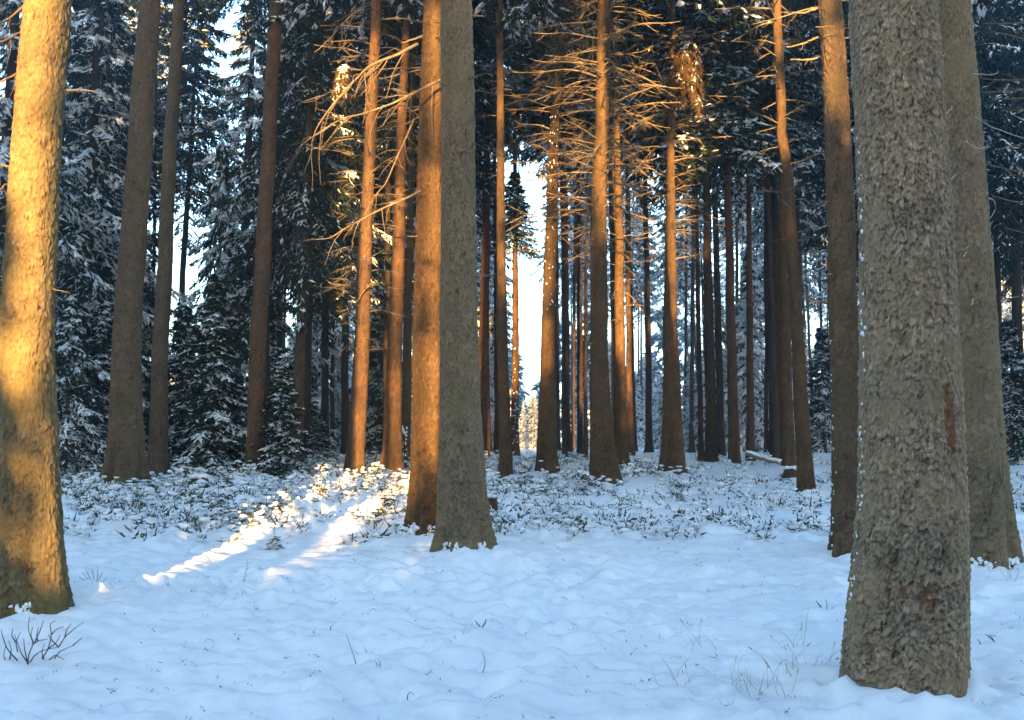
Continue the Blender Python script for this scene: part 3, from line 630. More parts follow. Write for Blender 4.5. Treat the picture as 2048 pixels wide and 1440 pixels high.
# ------------------------------------------------------------------ snow crusts stuck to bark
def blobs(rng, pts, r, flat=(1, 1, 1)):
    phi = (1 + 5 ** 0.5) / 2
    v = np.array([(-1, phi, 0), (1, phi, 0), (-1, -phi, 0), (1, -phi, 0), (0, -1, phi), (0, 1, phi), (0, -1, -phi), (0, 1, -phi), (phi, 0, -1), (phi, 0, 1), (-phi, 0, -1), (-phi, 0, 1)]) / 1.902
    f = np.array([(0, 11, 5), (0, 5, 1), (0, 1, 7), (0, 7, 10), (0, 10, 11), (1, 5, 9), (5, 11, 4), (11, 10, 2), (10, 7, 6), (7, 1, 8), (3, 9, 4), (3, 4, 2), (3, 2, 6), (3, 6, 8), (3, 8, 9), (4, 9, 5), (2, 4, 11), (6, 2, 10), (8, 6, 7), (9, 8, 1)])
    n = len(pts)
    V = v[None] * (1 + rng.normal(0, 0.16, (n, 12, 1))) * (r[:, None, None] * np.array(flat)[None, None]) * rng.uniform(0.7, 1.3, (n, 1, 3)) + pts[:, None]
    return V.reshape(-1, 3), (np.arange(n)[:, None, None] * 12 + f[None]).reshape(-1, 3)
def crust(key, n, az0, azs, h0, h1, r, seed):
    info = TREES[key]; rng = np.random.default_rng(seed); zs, X, Y, R = info['ax']; loc = np.array(info['loc'])
    z = loc[2] + h0 + (h1 - h0) * rng.random(n) ** 1.2; az = az0 + rng.normal(0, azs, n)
    rr = np.interp(z, zs, R) * (1 + 0.08 * np.exp(-(z - loc[2]) / 1.3) + (0.2 * np.exp(-(z - loc[2]) / 0.3))) + 0.002
    p = np.stack([np.interp(z, zs, X) + rr * np.cos(az), np.interp(z, zs, Y) + rr * np.sin(az), z], -1) - loc
    v, f = blobs(rng, p, r * rng.uniform(0.4, 1.3, n), (1, 1, 1.5))
    link('snow_crust', mesh_np('snow_crust', v, f, M_SNOWB), info['t'], None, 'stuff')
crust('AD', 75, math.pi + 0.04, 0.07, 0.1, 3.2, 0.0075, 5)
crust('AD', 130, -1.6, 0.9, -0.04, 0.05, 0.014, 15)
crust('H', 170, -1.6, 0.9, 0.0, 0.18, 0.018, 16)
crust('A', 130, -0.9, 0.8, 0.0, 0.14, 0.014, 17)
crust('AE', 130, -1.5, 0.8, -0.02, 0.09, 0.018, 18)
crust('G', 90, -2.2, 0.6, 0.0, 0.16, 0.018, 19)
crust('AC', 24, math.pi + 0.12, 0.13, 0.05, 2.4, 0.010, 6)
crust('P', 40, math.pi, 0.3, 0.1, 3, 0.016, 7)
crust('K', 60, -1.5, 0.7, 0.3, 4, 0.022, 8)
crust('L', 50, -1.7, 0.8, 4, 9, 0.02, 9)
crust('F2', 50, -1.7, 0.7, 0.1, 1.2, 0.03, 10)

# ------------------------------------------------------------------ young spruces, drooping-bough trees, background
def young(px, py, d, h, pair, label, sxy=None, rz=0.0, stem=True, group=None, lift=0.0, name='young_spruce'):
    p = P(px, py, d); z = float(base_z(p[0], d)); t = thing(name, (p[0], d, z), label, 'tree', group)
    s = h / 5.2
    T = Tubes(); T.add([(0, 0, -0.2), (0, 0, h * 0.5 + lift), (0, 0, h + lift)], [0.012 * h + 0.02, 0.008 * h, 0.004], 8)
    link('trunk', T.mesh('young_trunk', M_TWIG), t)
    add_crown(t, pair, (0, 0, lift), s, rz, sxy or s)
    return t
DROOPY = crown_meshes(238, z0=0.3, z1=5.2, r0=1.9, r1=0.12, nb=80, droop=0.7, nk=24, nm=6, snow=0.8, leafL=0.12, leafW=0.018, hang=0.9, snow_sz=1.1)
young(425, 925, 24, 5.0, YOUNG[0], "dark conical young spruce between the slim shaded trunk and the reddish trunk", sxy=0.98)
young(360, 925, 27, 4.6, YOUNG[1], "snow-dusted young spruce behind the slim shaded trunk at left", rz=1)
young(562, 945, 23, 2.9, YOUNG[2], "small young spruce right beside the foot of the reddish trunk", rz=2, sxy=0.62)
young(200, 930, 25, 4.4, YOUNG[2], "snowy young spruce behind the thick shaded trunk at left", rz=3)
young(130, 935, 22, 4.2, DROOPY, "young spruce with snow-bent boughs just right of the golden left trunk", rz=4)
young(165, 930, 30, 8.5, YOUNG[0], "taller dark spruce rising behind the snow-bent young one at left", rz=5)
young(250, 920, 33, 8.0, YOUNG[1], "tall young spruce hidden behind the thick shaded trunk", rz=6)
young(430, 910, 31, 10.5, DROOPY, "tall snowy spruce with tiers of white boughs left of the reddish trunk", rz=1.7, sxy=0.95)
young(500, 912, 34, 8.2, YOUNG[0], "snowy spruce peeping out behind the reddish trunk", rz=2.7)
young(20, 920, 28, 7.0, YOUNG[2], "dark spruce behind the golden trunk at the left edge", rz=.7)
young(600, 905, 40, 5.2, YOUNG[1], "pale blue young spruce in the distance right of the reddish trunk", rz=3.3)
young(636, 895, 30, 1.6, YOUNG[0], "low snowed-up spruce bush left of the golden-footed brown trunk", rz=3, sxy=0.5)
young(760, 905, 38, 6.5, YOUNG[2], "pale snowy spruce between the two brown trunks left of centre", rz=2.1)
young(1650, 905, 46, 6.0, YOUNG[0], "bluish young spruce in the distance left of the brown right-hand trunk", rz=5.3)
young(2030, 915, 30, 4.5, YOUNG[1], "dark young spruce near the right edge behind the broad shaded trunk", rz=3.9)

def big_spruce(px, py, d, cz, pair, label, s=1.0, rz=0.0, w=0.4, group=None, sxy=None, name='spruce_tree', at=None):
    p = P(px, py, d) if at is None else at; d = d if at is None else at[1]; z = float(base_z(p[0], d)); t = thing(name, (p[0], d, z), label, 'tree', group)
    T = BGTRUNK[int(abs(px) * 7 + d) % len(BGTRUNK)]
    o = link('trunk', T, t); o.scale = (w / 0.4, w / 0.4, 1.0)
    t.rotation_euler = (0.02 * math.sin(px * 1.7 + d), 0.022 * math.sin(px * 2.9 + d * 3), 0)
    add_crown(t, pair, (0, 0, cz), s, rz, sxy)
    return t
def bg_trunk(seed, m):
    me, _ = trunk_mesh([(0, 0, 0, 0.2), (0.1 * math.sin(seed), 0, 10, 0.15), (0.0, 0, 24, 0.02)], 0, 14, 0.2, 14, seed, m, 1.0, 0.4, 0.06)
    return me
BGTRUNK = [bg_trunk(300, M_SHADED), bg_trunk(301, M_SHADED), bg_trunk(302, M_SHADED), bg_trunk(303, M_BROWN)]
big_spruce(592, 900, 27, 5.4, BROAD[0], "large spruce with long dark drooping boughs hanging left of the brown golden-footed trunk", 1.0, 0.4, 0.32)
big_spruce(600, 900, 30, 6.4, DROOP[1], "spruce with heavy snow lines along its drooping boughs right of the reddish trunk top", 1.0, 2.2, 0.3)
big_spruce(470, 905, 36, 6.0, DROOP[0], "tall white-frosted spruce filling the upper space left of the reddish trunk", 1.0, 1.2, 0.4)
big_spruce(150, 905, 27, 4.2, DROOP[1], "tall dark spruce crown behind the golden left trunk and the thick shaded one", 1.0, 2.2, 0.4)
big_spruce(205, 905, 34, 6.0, TALL[3], "dark snowy crown between the two leftmost trunks, further back", 1.1, 0.2, 0.4)

big_spruce(-20, 905, 24, 4.2, DROOP[0], "dark spruce cut by the left edge behind the golden trunk", 1.0, 0.9, 0.3)
GB = "background spruces behind the front trunks"
rng = np.random.default_rng(77)
placed = []
# openings where the sky shows between the trees: photo x, width, top
WINDOWS = [(1064, 44, 340), (350, 34, 430), (570, 34, 540), (1515, 24, 540), (1372, 34, 340), (445, 110, 20)]
MARKS = dict(A="the golden trunk at the left edge", B="the thick shaded trunk at left", C="the slimmer dark trunk at left", D="the straight reddish trunk", E="the golden-footed brown trunk", F="the half-shaded brown trunk",
             H="the twin trunks", I="the dark red narrow trunk", J="the slender golden trunk", L="the curving golden trunk", M="the orange-ended narrow trunk", P="the tall branchy trunk", S="the thin dark trunk in the gap",
             T="the bright orange trunk", V="the thickest dark trunk", X="the orange-spotted thin trunk", Z2="the golden-middled trunk", AA="the crooked golden trunk", AC="the brown right-hand trunk", AD="the largest trunk", AE="the broad shaded trunk")
MPX = dict(A=54, B=252, C=318, D=517, E=722, F=790, H=905, I=967, J=1006, L=1096, M=1131, P=1197, S=1296, T=1342, V=1419, X=1501, Z2=1571, AA=1597, AC=1693, AD=1814, AE=1948)
def zone_label(px, d, cz):
    k = min(MPX, key=lambda q: abs(MPX[q] - px)); side = "left of" if px < MPX[k] - 12 else "right of" if px > MPX[k] + 12 else "straight behind"
    look = "low-branched" if cz < 6 else "high-crowned" if cz > 10 else "snowy"
    dist = "mid-distance spruce" if d < 45 else "bluish far spruce" if d < 75 else "hazy farthest spruce"
    return look + " " + dist + ", " + side + " " + MARKS[k]
cnt = 0
for i in range(900):
    if cnt >= 120: break
    d = float(rng.uniform(27, 100)); px = float(rng.uniform(-120, 2170)); x = (px - CX) / F * d
    if any((x - a) ** 2 + (d - b) ** 2 < (2.6 + d * 0.012) ** 2 for a, b in placed): continue
    cz = float(rng.uniform(5.5, 8.5) + (d - 27) * 0.045) if px > 560 else float(rng.uniform(4.0, 7.5))
    if d > 55 and rng.random() < 0.30: cz = float(rng.uniform(2.0, 5))
    if 560 < px < 1750 and d <= 55: cz += 3
    if 1100 < px < 1600: cz += 2.5
    if px > 1100: cz += 1.5
    bad = False
    for (wc, ww, wt) in WINDOWS:
        if abs(px - wc) < ww / 2 + 2.3 / d * F:
            if abs(px - wc) < ww / 2 + 0.25 / d * F: bad = True
            need = CAMZ + (HOR - wt + 40) / F * d
            if abs(px - wc) < ww / 2 + 2.0 / d * F: cz = max(cz, need)
    if bad or cz > 21: continue
    placed.append((x, d)); cnt += 1
    pr = (TALL + BROAD)[rng.integers(6)] if d < 48 else FAR[rng.integers(3)]
    big_spruce(px, 900, d, cz, pr, zone_label(px, d, cz), float(rng.uniform(0.85, 1.2)), float(rng.uniform(0, 6.3)), float(rng.uniform(0.16, 0.30)), group=GB)
for i in range(500):
    if cnt >= 155: break
    d = float(rng.uniform(42, 105)); px = float(rng.uniform(1100, 1760)) if rng.random() < 0.75 else float(rng.uniform(540, 1030)); x = (px - CX) / F * d
    if any((x - a) ** 2 + (d - b) ** 2 < 2.2 for a, b in placed): continue
    cz = float(rng.uniform(11, 16)); placed.append((x, d)); cnt += 1
    big_spruce(px, 900, d, cz, FAR[rng.integers(3)], "slender " + zone_label(px, d, 8), 0.8, float(rng.uniform(0, 6.3)), float(rng.uniform(0.13, 0.24)), group=GB)
print("background trees", cnt)
FROST = [crown_meshes(265 + i, z0=0.1, z1=6, r0=1.9, r1=0.12, nb=70, droop=0.5, nk=12, nm=3, snow=1.5, leafL=0.2, leafW=0.035, hang=0.6, snow_sz=2.4) for i in range(2)]
k_ = 0
for i in range(400):
    if k_ >= 75: break
    d = float(rng.uniform(44, 100)); px = float(rng.uniform(1100, 1720)) if k_ % 2 else float(rng.uniform(540, 1080)); x = (px - CX) / F * d
    if 1000 < px < 1110 and d < 55: continue
    if any((x - a) ** 2 + (d - b) ** 2 < 1.6 for a, b in placed): continue
    placed.append((x, d)); k_ += 1; h = float(rng.uniform(3.0, 9.0)) if not 1000 < px < 1110 else 3.0
    lb = zone_label(px, d, 8).replace("snowy ", "frosted young ", 1)
    young(px, 905, d, h, FROST[k_ % 2], lb, rz=float(k_), group="frosted young spruces in the distance", sxy=h / 5.2 * 0.8)

# far wood beyond: one mass
fr = np.random.default_rng(5)
fvs, ffs, svs, sfs = [], [], [], []; nf = ns_ = 0
base_f = []
for k in range(3):
    r_ = np.random.default_rng(500 + k)
    base_f.append(crown_arrays(r_, z0=0.3, z1=11, r0=2.6, r1=0.2, nb=22, droop=0.4, nk=5, nm=4, snow=0.8, leafL=1.1, leafW=0.2, hang=0.5, snow_sz=6.5))
for i in range(150):
    d = fr.uniform(105, 190); px = fr.uniform(-300, 2350); x = (px - CX) / F * d
    if 1030 < px < 1100: sc_h = 0.75
    else: sc_h = fr.uniform(0.8, 1.8)
    fv, ff, sv, sf, _ = base_f[fr.integers(3)]; a = fr.uniform(0, 6.3); R_ = np.array([[math.cos(a), -math.sin(a), 0], [math.sin(a), math.cos(a), 0], [0, 0, 1]])
    o = np.array([x, d, 0.9])
    fvs.append(fv @ R_.T * sc_h + o); ffs.append(ff + nf); nf += len(fv)
    svs.append(sv @ R_.T * sc_h + o); sfs.append(sf + ns_); ns_ += len(sv)
fw = link('far_wood', mesh_np('far_wood', np.concatenate(fvs), np.concatenate(ffs), M_NEEDLE, smooth=False), None, None, 'stuff')
fw['label'] = "far snowy wood closing the view behind all the trees"; fw['category'] = 'wood'
fs_ = link('snow_load', mesh_np('far_snow', np.concatenate(svs), np.concatenate(sfs), M_SNOWB), fw, None, 'stuff')

# sunlit dry bough ball (T) and small one (E)
def bough_clump(key, px, py, dy, size, seed, snowp, label):
    info = TREES[key]; d = info['d'] + dy; p = P(px, py, d) - np.array(info['loc'])
    pr = crown_meshes(seed, needle=M_DRYNEEDLE, z0=-0.75 * size, z1=0.7 * size, r0=0.85 * size, r1=0.45 * size, nb=70, droop=1.3, nk=20, nm=8, snow=snowp, leafL=0.12, leafW=0.013, hang=2.2, snow_sz=0.9)
    c = link('hanging_bough', pr[0], info['t'], p, 'stuff'); c['label'] = label
    link('snow_load', pr[1], c, None, 'stuff')
bough_clump('T', 1372, 122, -0.8, 0.66, 901, 0.12, "rusty hanging bough with a cap of snow, lit orange")
bough_clump('E', 690, 148, -1.0, 0.28, 902, 0.7, "small yellowish needle tuft capped with snow")

# ------------------------------------------------------------------ unseen spruces added behind the camera to cast the shade
GS = "spruces added behind the camera to cast shade"
def shade_tree(x, y, h, label, s=None, wide=None, pair=None, rz=0):
    t = thing('spruce_tree', (x, y, float(base_z(x, y))), label, 'tree', GS)
    T = Tubes(); T.add([(0, 0, -0.2), (0, 0, h * 0.5), (0, 0, h)], [0.16, 0.1, 0.01], 8); link('trunk', T.mesh('shade_trunk', M_BROWN), t)
    k = h / 5.2; add_crown(t, pair or YOUNG[int(abs(x * 3)) % 3], (0, 0, 0.0), k, rz, wide or k)
    return t
SL = "unseen snowy spruce added behind the camera to cast shade"
SHADE = []
# each entry: u (across), v (how high its tip stands in the sun's eye), distance behind, half-width, seed
def tip(v, y): return v - y * math.tan(SUN_EL) - float(base_z(0, y))
r_ = np.random.default_rng(4)
for x in np.arange(0.35, 7.0, 0.62):          # spruces of middle height: the right-hand ground stays in shade
    y = -15 - 7 * r_.random(); SHADE.append((x, y, tip(6.3 + r_.uniform(-0.5, 1.2), y), 1.45))
for row in range(2):                          # tall forest edges left and right of the window
    for x in np.arange(6.8, 30, 1.7): y = -16 - 5 * row - 4 * r_.random(); SHADE.append((x, y, tip(24, y), 3.2))
    for x in np.arange(-30, -5.4, 1.7): y = -16 - 5 * row - 4 * r_.random(); SHADE.append((x, y, tip(24, y), 3.2))
SHADE.append((-5.5, -14, tip(20, -14), 1.6)); SHADE.append((-5.2, -17, tip(12, -17), 1.1))
for (x, y, h, w) in SHADE:
    h = float(h); shade_tree(float(x), float(y), h, SL, wide=w / 1.55, rz=float(x) * 2)
# unseen bushes added and shaped to cut the sun into streaks
SHADE_BUSH = crown_meshes(310, z0=0.0, z1=1.0, r0=1.0, r1=0.8, nb=60, droop=0.15, nk=20, nm=6, snow=0.6, leafL=0.12, leafW=0.03, hang=0.3, snow_sz=1.3)
def bush(x, v, w):
    y = -24.0 - 2.0 * (x * 7.3 % 1); h = float(tip(v, y)); t = thing('shade_bush', (x, y, float(base_z(x, y)) - 0.1), "unseen bush shape added behind the camera to cut the sun", 'bush', "bush shapes added behind the camera to cut the sun")
    c = add_crown(t, SHADE_BUSH, (0, 0, 0), h, x * 3, w); T = Tubes(); T.add([(0, 0, -0.2), (0, 0, h * 0.8)], [0.04, 0.02], 6); link('trunk', T.mesh('shade_bush_stem', M_TWIG), t)
for x in np.arange(-4.8, 0.4, 0.3): bush(x, 1.27 + 0.05 * math.sin(x * 9), 0.36)
for x, v, w in [(-4.6, 3.4, .25), (-4.2, 2.8, 0.24), (-2.98, 2.1, 0.16), (-2.75, 1.85, .2), (-2.5, 1.85, .2), (-1.72, 2.0, 0.2), (-1.45, 2.1, .2), (-1.2, 2.2, 0.18), (-0.95, 2.5, 0.16), (-0.12, 7.0, 0.42), (0.3, 6.6, 0.5), (4.85, 8.6, 0.5), (2.05, 7.6, 0.45)] + [(0.7 + 0.7 * q, 3.6, 0.6) for q in range(9)]:
    bush(x, v, w)
VEIL = crown_meshes(311, z0=0.55, z1=1.0, r0=1.0, r1=0.8, nb=9, droop=0.1, nk=20, nm=6, snow=0.3, leafL=0.12, leafW=0.03, hang=0.5, snow_sz=1.0)  # sparse foliage added only to thin the sun over the streaks
B0 = SHADE_BUSH; SHADE_BUSH = VEIL
for x, v in [(-2.5, 2.5), (-1.9, 2.5), (-1.35, 2.5)]: bush(x, v, 0.36)
SHADE_BUSH = B0
for (x, y, w, cz) in [(-0.55, -6, 0.62, 20), (-3.0, -20, 0.42, 18), (-2.35, -24, 0.22, 18), (-1.15, -30, 0.16, 18), (0.42, -22, 0.34, 16), (1.2, -26, 0.26, 19), (2.6, -20, 0.5, 18), (4.75, -14, 0.6, 18), (-4.3, -18, 0.3, 18)]:
    t = thing('spruce_tree', (x, y, float(base_z(x, y))), SL, 'tree', GS); o = link('trunk', BGTRUNK[0], t); o.scale = (w / 0.4, w / 0.4, 1.2); add_crown(t, TALL[1], (0, 0, cz), 1.0, x)
    for k in range(16):                       # dead branches that throw the fine shadows
        q = link('branch', BR[k % 12], t, (0, 0, 5 + k * 0.85)); q.scale = (1.7, 1.7, 1.7); q.rotation_euler = (0, 0, k * 2.4)
# thin trees added unseen, bough clumps set where dapples are wanted
for (u, wtr, bl) in [(-3.04, 0.10, [(6.2, 9.0, .42), (10.8, 13, .5)]), (-1.12, 0.06, [(6.5, 7.5, .32), (4.3, 5.0, .26), (8.6, 9.2, .3)]), (1.62, 0.10, [(8.2, 9.1, .4), (10.2, 11.0, .35), (6.2, 7.2, .35)]), (0.92, 0.08, [(7.2, 7.9, .3), (9.6, 10.4, .35)]),
                     (3.72, 0.10, [(7.5, 8.1, .3), (11.4, 13.5, .6)]), (-3.62, 0.06, [(2.6, 3.2, .24), (5.0, 5.4, .22)]), (5.5, 0.08, [(8.5, 9.1, .3), (10.5, 11.2, .3)]), (-2.52, 0.26, [(5.0, 7.4, .2)]), (-0.2, 0.08, [(8.5, 9.2, .3), (10.6, 11.5, .3)])]:
    y = -21.0; z0 = float(base_z(u, y)); t = thing('spruce_tree', (u, y, z0), SL, 'tree', GS)
    T = Tubes(); T.add([(0, 0, -0.2), (0, 0, 8), (0, 0, 17)], [wtr, wtr * 0.9, wtr * 0.6], 8); link('trunk', T.mesh('thin_trunk', M_BROWN), t)
    for (va, vb, w) in bl:
        h = (vb - va); c = add_crown(t, YOUNG[1], (0, 0, tip(va, y) - h * 0.05), h / 5.2, u * 5, w / 1.4)
# forest to both sides of the view, out of frame: closes the sky at the sides
r_ = np.random.default_rng(12)
for k in range(70):
    y = r_.uniform(-14, 46); sd = -1 if k % 2 else 1; x = sd * (max(7.5, 0.60 * y + 4.5) + r_.uniform(0, 9))
    if any((x - a) ** 2 + (y - b) ** 2 < 9 for a, b in placed): continue
    placed.append((x, y))
    big_spruce(0, 0, 0, float(r_.uniform(3, 6)), TALL[k % 4], "spruce beside the clearing, outside the photo", float(r_.uniform(1.0, 1.3)), float(k), 0.4, group="spruces beside the clearing", at=(float(x), float(y)))
for q in range(9):
    p = P(985 + 9 * q, 1122 + 4.6 * q, 1); dq = depth_of(985 + 9 * q, 1122 + 4.6 * q); MOUNDS.append((p[0] * dq, dq, 0.10, 0.085 * (1 - q / 11)))
p = depth_of(1415, 1142); MOUNDS.append((P(1415, 1142, p)[0], p, 0.22, 0.06))
# ------------------------------------------------------------------ ground
def graded(a0, a1, fine0, fine1, step, growth):
    c = list(np.arange(fine0, fine1, step)); s = step; v = c[-1]
    while v < a1: s *= growth; v += s; c.append(v)
    s = step; v = fine0; lo = []
    while v > a0: s *= growth; v -= s; lo.append(v)
    return np.array(lo[::-1] + c)
gx = graded(-290, 290, -6.8, 6.8, 0.045, 1.04); gy = graded(-42, 500, 4.2, 13.5, 0.039, 1.028)
print("ground grid", len(gx), len(gy))
GX, GY = np.meshgrid(gx, gy, indexing='xy'); GZ = ground_z(GX.ravel(), GY.ravel())
nxg, nyg = len(gx), len(gy)
i = np.arange(nyg - 1)[:, None] * nxg; j = np.arange(nxg - 1)[None, :]
gf = np.stack([i + j, i + j + 1, i + nxg + j + 1, i + nxg + j], -1).reshape(-1, 4)
link('snow_ground', mesh_np('snow_ground', np.stack([GX.ravel(), GY.ravel(), GZ], -1), gf, M_SNOW), None, None, 'structure')

# ------------------------------------------------------------------ undergrowth (stuff)
rng = np.random.default_rng(9)
N = 16000
ux = rng.uniform(-12, 12, N); uy = rng.uniform(11.2, 34, N)
pm = mask_under(ux, uy); cl = fbm(ux * 0.8, uy * 0.8, 51, 3)
inview = np.abs(ux / uy) < 0.6
keep = (rng.random(N) < np.clip(pm * (0.42 + 1.3 * cl), 0, 1)) & inview
for k_, inf in TREES.items():
    keep &= np.hypot(ux - inf['loc'][0], uy - inf['loc'][1]) > 0.3
ux, uy = ux[keep], uy[keep]; n = len(ux); print("sprigs", n)
uz = ground_z(ux, uy)
hh = rng.uniform(0.06, 0.24, n) * np.where(rng.random(n) < 0.12, 1.6, 1)
nl = 15
a = rng.uniform(0, 6.28, (n, nl)); el = rng.uniform(-0.1, 1.3, (n, nl)); rad = rng.uniform(0.01, 0.13, (n, nl))
c = np.stack([ux[:, None] + rad * np.cos(a), uy[:, None] + rad * np.sin(a), uz[:, None] + hh[:, None] * rng.uniform(0.15, 1.0, (n, nl))], -1)
dv = np.stack([np.cos(a) * np.cos(el), np.sin(a) * np.cos(el), np.sin(el)], -1); dv = dv + rng.normal(0, 0.3, dv.shape)
w = np.cross(dv, rng.normal(0, 1, dv.shape)); w /= np.linalg.norm(w, axis=-1, keepdims=True)
ll = rng.uniform(0.03, 0.10, (n, nl, 1)) * rng.uniform(0.6, 1.3, (n, 1, 1)); wd = rng.uniform(0.006, 0.017, (n, nl, 1))
tri = np.stack([c - w * wd, c + w * wd, c + dv * ll], -2).reshape(-1, 3)
ug = link('undergrowth', mesh_np('undergrowth', tri, np.arange(len(tri)).reshape(-1, 3), M_LEAF, smooth=False), None, None, 'stuff')
ug['label'] = "low bilberry and spruce undergrowth half buried in snow"; ug['category'] = 'undergrowth'
sel = rng.random(n) < 0.7; m_ = sel.sum() * 5
bx = np.repeat(ux[sel], 5) + rng.normal(0, 0.10, m_); by = np.repeat(uy[sel], 5) + rng.normal(0, 0.10, m_); bz = np.repeat(uz[sel] + hh[sel] * 0.62, 5) + rng.normal(0, 0.04, m_)
v, f = blobs(rng, np.stack([bx, by, bz], -1), rng.uniform(0.012, 0.05, m_), (1.5, 1.5, 0.65))
us_ = link('snow_load', mesh_np('undergrowth_snow', v, f, M_SNOWB), ug, None, 'stuff')

# spruce seedlings one can pick out
seeds = [(768, 1045, 0.62, "snow-dusted seedling spruce left of the twin trunks' foot"), (1050, 985, 0.75, "dark seedling spruce under the slender golden trunk"),
         (1172, 985, 0.75, "seedling spruce leaning at the left of the flared centre-right trunk"), (435, 1040, 0.6, "small dark seedling spruce on the snow line at left"),
         (1118, 1030, 0.3, "tiny seedling spruce on open snow below the curving golden trunk"), (548, 1092, 0.35, "tiny seedling spruce at the front of the undergrowth, left"),
         (455, 985, 0.6, "sunlit-tipped seedling spruce left of the reddish trunk's foot"), (735, 985, 0.55, "golden-lit seedling spruce below the golden-footed trunk"),
         (640, 1010, 0.45, "golden-lit seedling spruce in the middle of the sunlit undergrowth"), (1362, 1000, 0.3, "tiny seedling spruce below the flared orange trunk"),
         (300, 1010, 0.4, "seedling spruce right of the thick shaded trunk's foot"), (1540, 1020, 0.25, "tiny seedling spruce on the open snow left of the right-hand trunks")]
for i, (px, py, h, lb) in enumerate(seeds):
    d = depth_of(px, py); p = P(px, py, d); t = thing('seedling_spruce', (p[0], d, gz(p[0], d) - 0.03), lb, 'seedling')
    T = Tubes(); T.add([(0, 0, -0.05), (0, 0, h * 0.5), (0, 0, h)], [0.008, 0.006, 0.002], 5); link('trunk', T.mesh('seedling_trunk', M_TWIG), t)
    s = 0.8 * h / 0.62; h *= 0.7; add_crown(t, SEED[i % 3], (0, 0, 0), s, i * 1.1).rotation_euler = (0.15 * math.sin(i * 3), 0.2 * math.cos(i * 5), i * 1.1)

# bare shrubs, twigs, stems, grass tufts
def twig(name, label, cat, paths, r, m=M_TWIG, group=None, lift=0.0):
    """paths in photo pixels; first point of the first path stands on the snow"""
    d = depth_of(paths[0][0][0], paths[0][0][1]); rng = np.random.default_rng(int(paths[0][0][0] * 3 + paths[0][0][1]))
    b = P(paths[0][0][0], paths[0][0][1], d); g = gz(b[0], d); t = thing(name, (b[0], d, g), label, cat, group)
    off = np.array([0, 0, g - b[2] - 0.005]) - np.array([b[0], d, g])
    for i, pth in enumerate(paths):
        dd = rng.uniform(-0.12, 0.12) if i else 0
        w = np.array([P(x, y, d + dd * j / max(1, len(pth) - 1)) for j, (x, y) in enumerate(pth)]) + off
        q = np.linspace(0, len(pth) - 1, len(pth) * 3); w = np.stack([np.interp(q, np.arange(len(pth)), w[:, c_]) for c_ in range(3)], -1)
        if len(w) > 3: w[1:-1] = (w[:-2] + 2 * w[1:-1] + w[2:]) / 4
        T = Tubes(); T.add(w, np.linspace(r, r * 0.4, len(w)), 5); link('stem', T.mesh('stem', m), t)
    return t
twig('bare_shrub', "leafless forked shrub in the snow in front of the golden left trunk", 'shrub',
     [[(56, 1312), (58, 1290), (68, 1268), (56, 1240), (60, 1215)], [(66, 1270), (78, 1262), (95, 1260)], [(85, 1298), (98, 1278), (104, 1250), (100, 1228), (112, 1222)], [(36, 1302), (15, 1280), (5, 1250), (3, 1240)],
      [(118, 1275), (130, 1255), (150, 1238), (168, 1225)], [(36, 1285), (32, 1265), (42, 1245)], [(146, 1272), (165, 1256)], [(70, 1265), (82, 1240), (88, 1222)], [(118, 1275), (105, 1262), (98, 1250)], [(58, 1308), (44, 1290), (36, 1268), (30, 1250)], [(60, 1306), (70, 1292), (84, 1282), (118, 1275)], [(88, 1300), (84, 1285), (90, 1268)], [(110, 1298), (118, 1285), (128, 1280), (146, 1272)], [(56, 1308), (50, 1280), (48, 1258)], [(100, 1300), (112, 1290), (130, 1300)], [(20, 1300), (24, 1280), (18, 1262)], [(76, 1264), (74, 1250), (78, 1236)], [(12, 1310), (8, 1290), (12, 1272)], [(68, 1268), (62, 1252), (66, 1236)], [(98, 1278), (112, 1268), (122, 1250)], [(32, 1265), (24, 1252), (26, 1238)], [(130, 1255), (134, 1240), (144, 1228)], [(104, 1250), (112, 1240), (128, 1234)]], 0.0046)
twig('bare_shrub', "fine bushy shrub on the snow right of the golden left trunk", 'shrub',
     [[(190, 1175), (180, 1160), (165, 1140)], [(190, 1175), (188, 1155), (184, 1132)], [(190, 1175), (198, 1155), (205, 1140)], [(190, 1172), (172, 1158), (158, 1150)], [(190, 1172), (205, 1160), (214, 1150)], [(186, 1165), (178, 1148), (172, 1136)],
      [(192, 1165), (196, 1148), (196, 1134)], [(184, 1168), (166, 1162), (156, 1160)], [(195, 1170), (208, 1168), (222, 1160)]], 0.004)
twig('fallen_twig', "small forked twig sticking out of the open snow, bottom centre", 'twig', [[(967, 1272), (958, 1262), (950, 1252)], [(963, 1267), (970, 1258), (972, 1250)]], 0.006)
twig('dry_weed', "bent thin stem low in the open snow below the forked twig", 'stem', [[(965, 1346), (970, 1335), (970, 1318), (964, 1305)]], 0.003)
twig('dry_weed', "hooked stem at the bottom edge, left of centre", 'stem', [[(815, 1385), (815, 1372), (821, 1365), (828, 1372)]], 0.003)
twig('dry_weed', "long curved stem with dark seed head left of the forked twig", 'stem', [[(713, 1330), (712, 1312), (701, 1280), (693, 1255)], [(712, 1318), (711, 1312)]], 0.003)
twig('dry_weed', "short hooked stem with leaf left of the long curved stem", 'stem', [[(661, 1268), (661, 1260), (666, 1255)]], 0.004)
twig('dry_weed', "tall thin stem on the snow left of the sunlit streak", 'stem', [[(486, 1175), (490, 1160), (494, 1145), (494, 1125)], [(492, 1150), (498, 1143)]], 0.003)
twig('fallen_twig', "small dark stick in the snow left of the largest trunk", 'twig', [[(1643, 1202), (1637, 1195), (1632, 1188)]], 0.007)
twig('dry_weed', "tall stem leaning by the small dark stick", 'stem', [[(1652, 1210), (1654, 1195), (1651, 1183)]], 0.004)
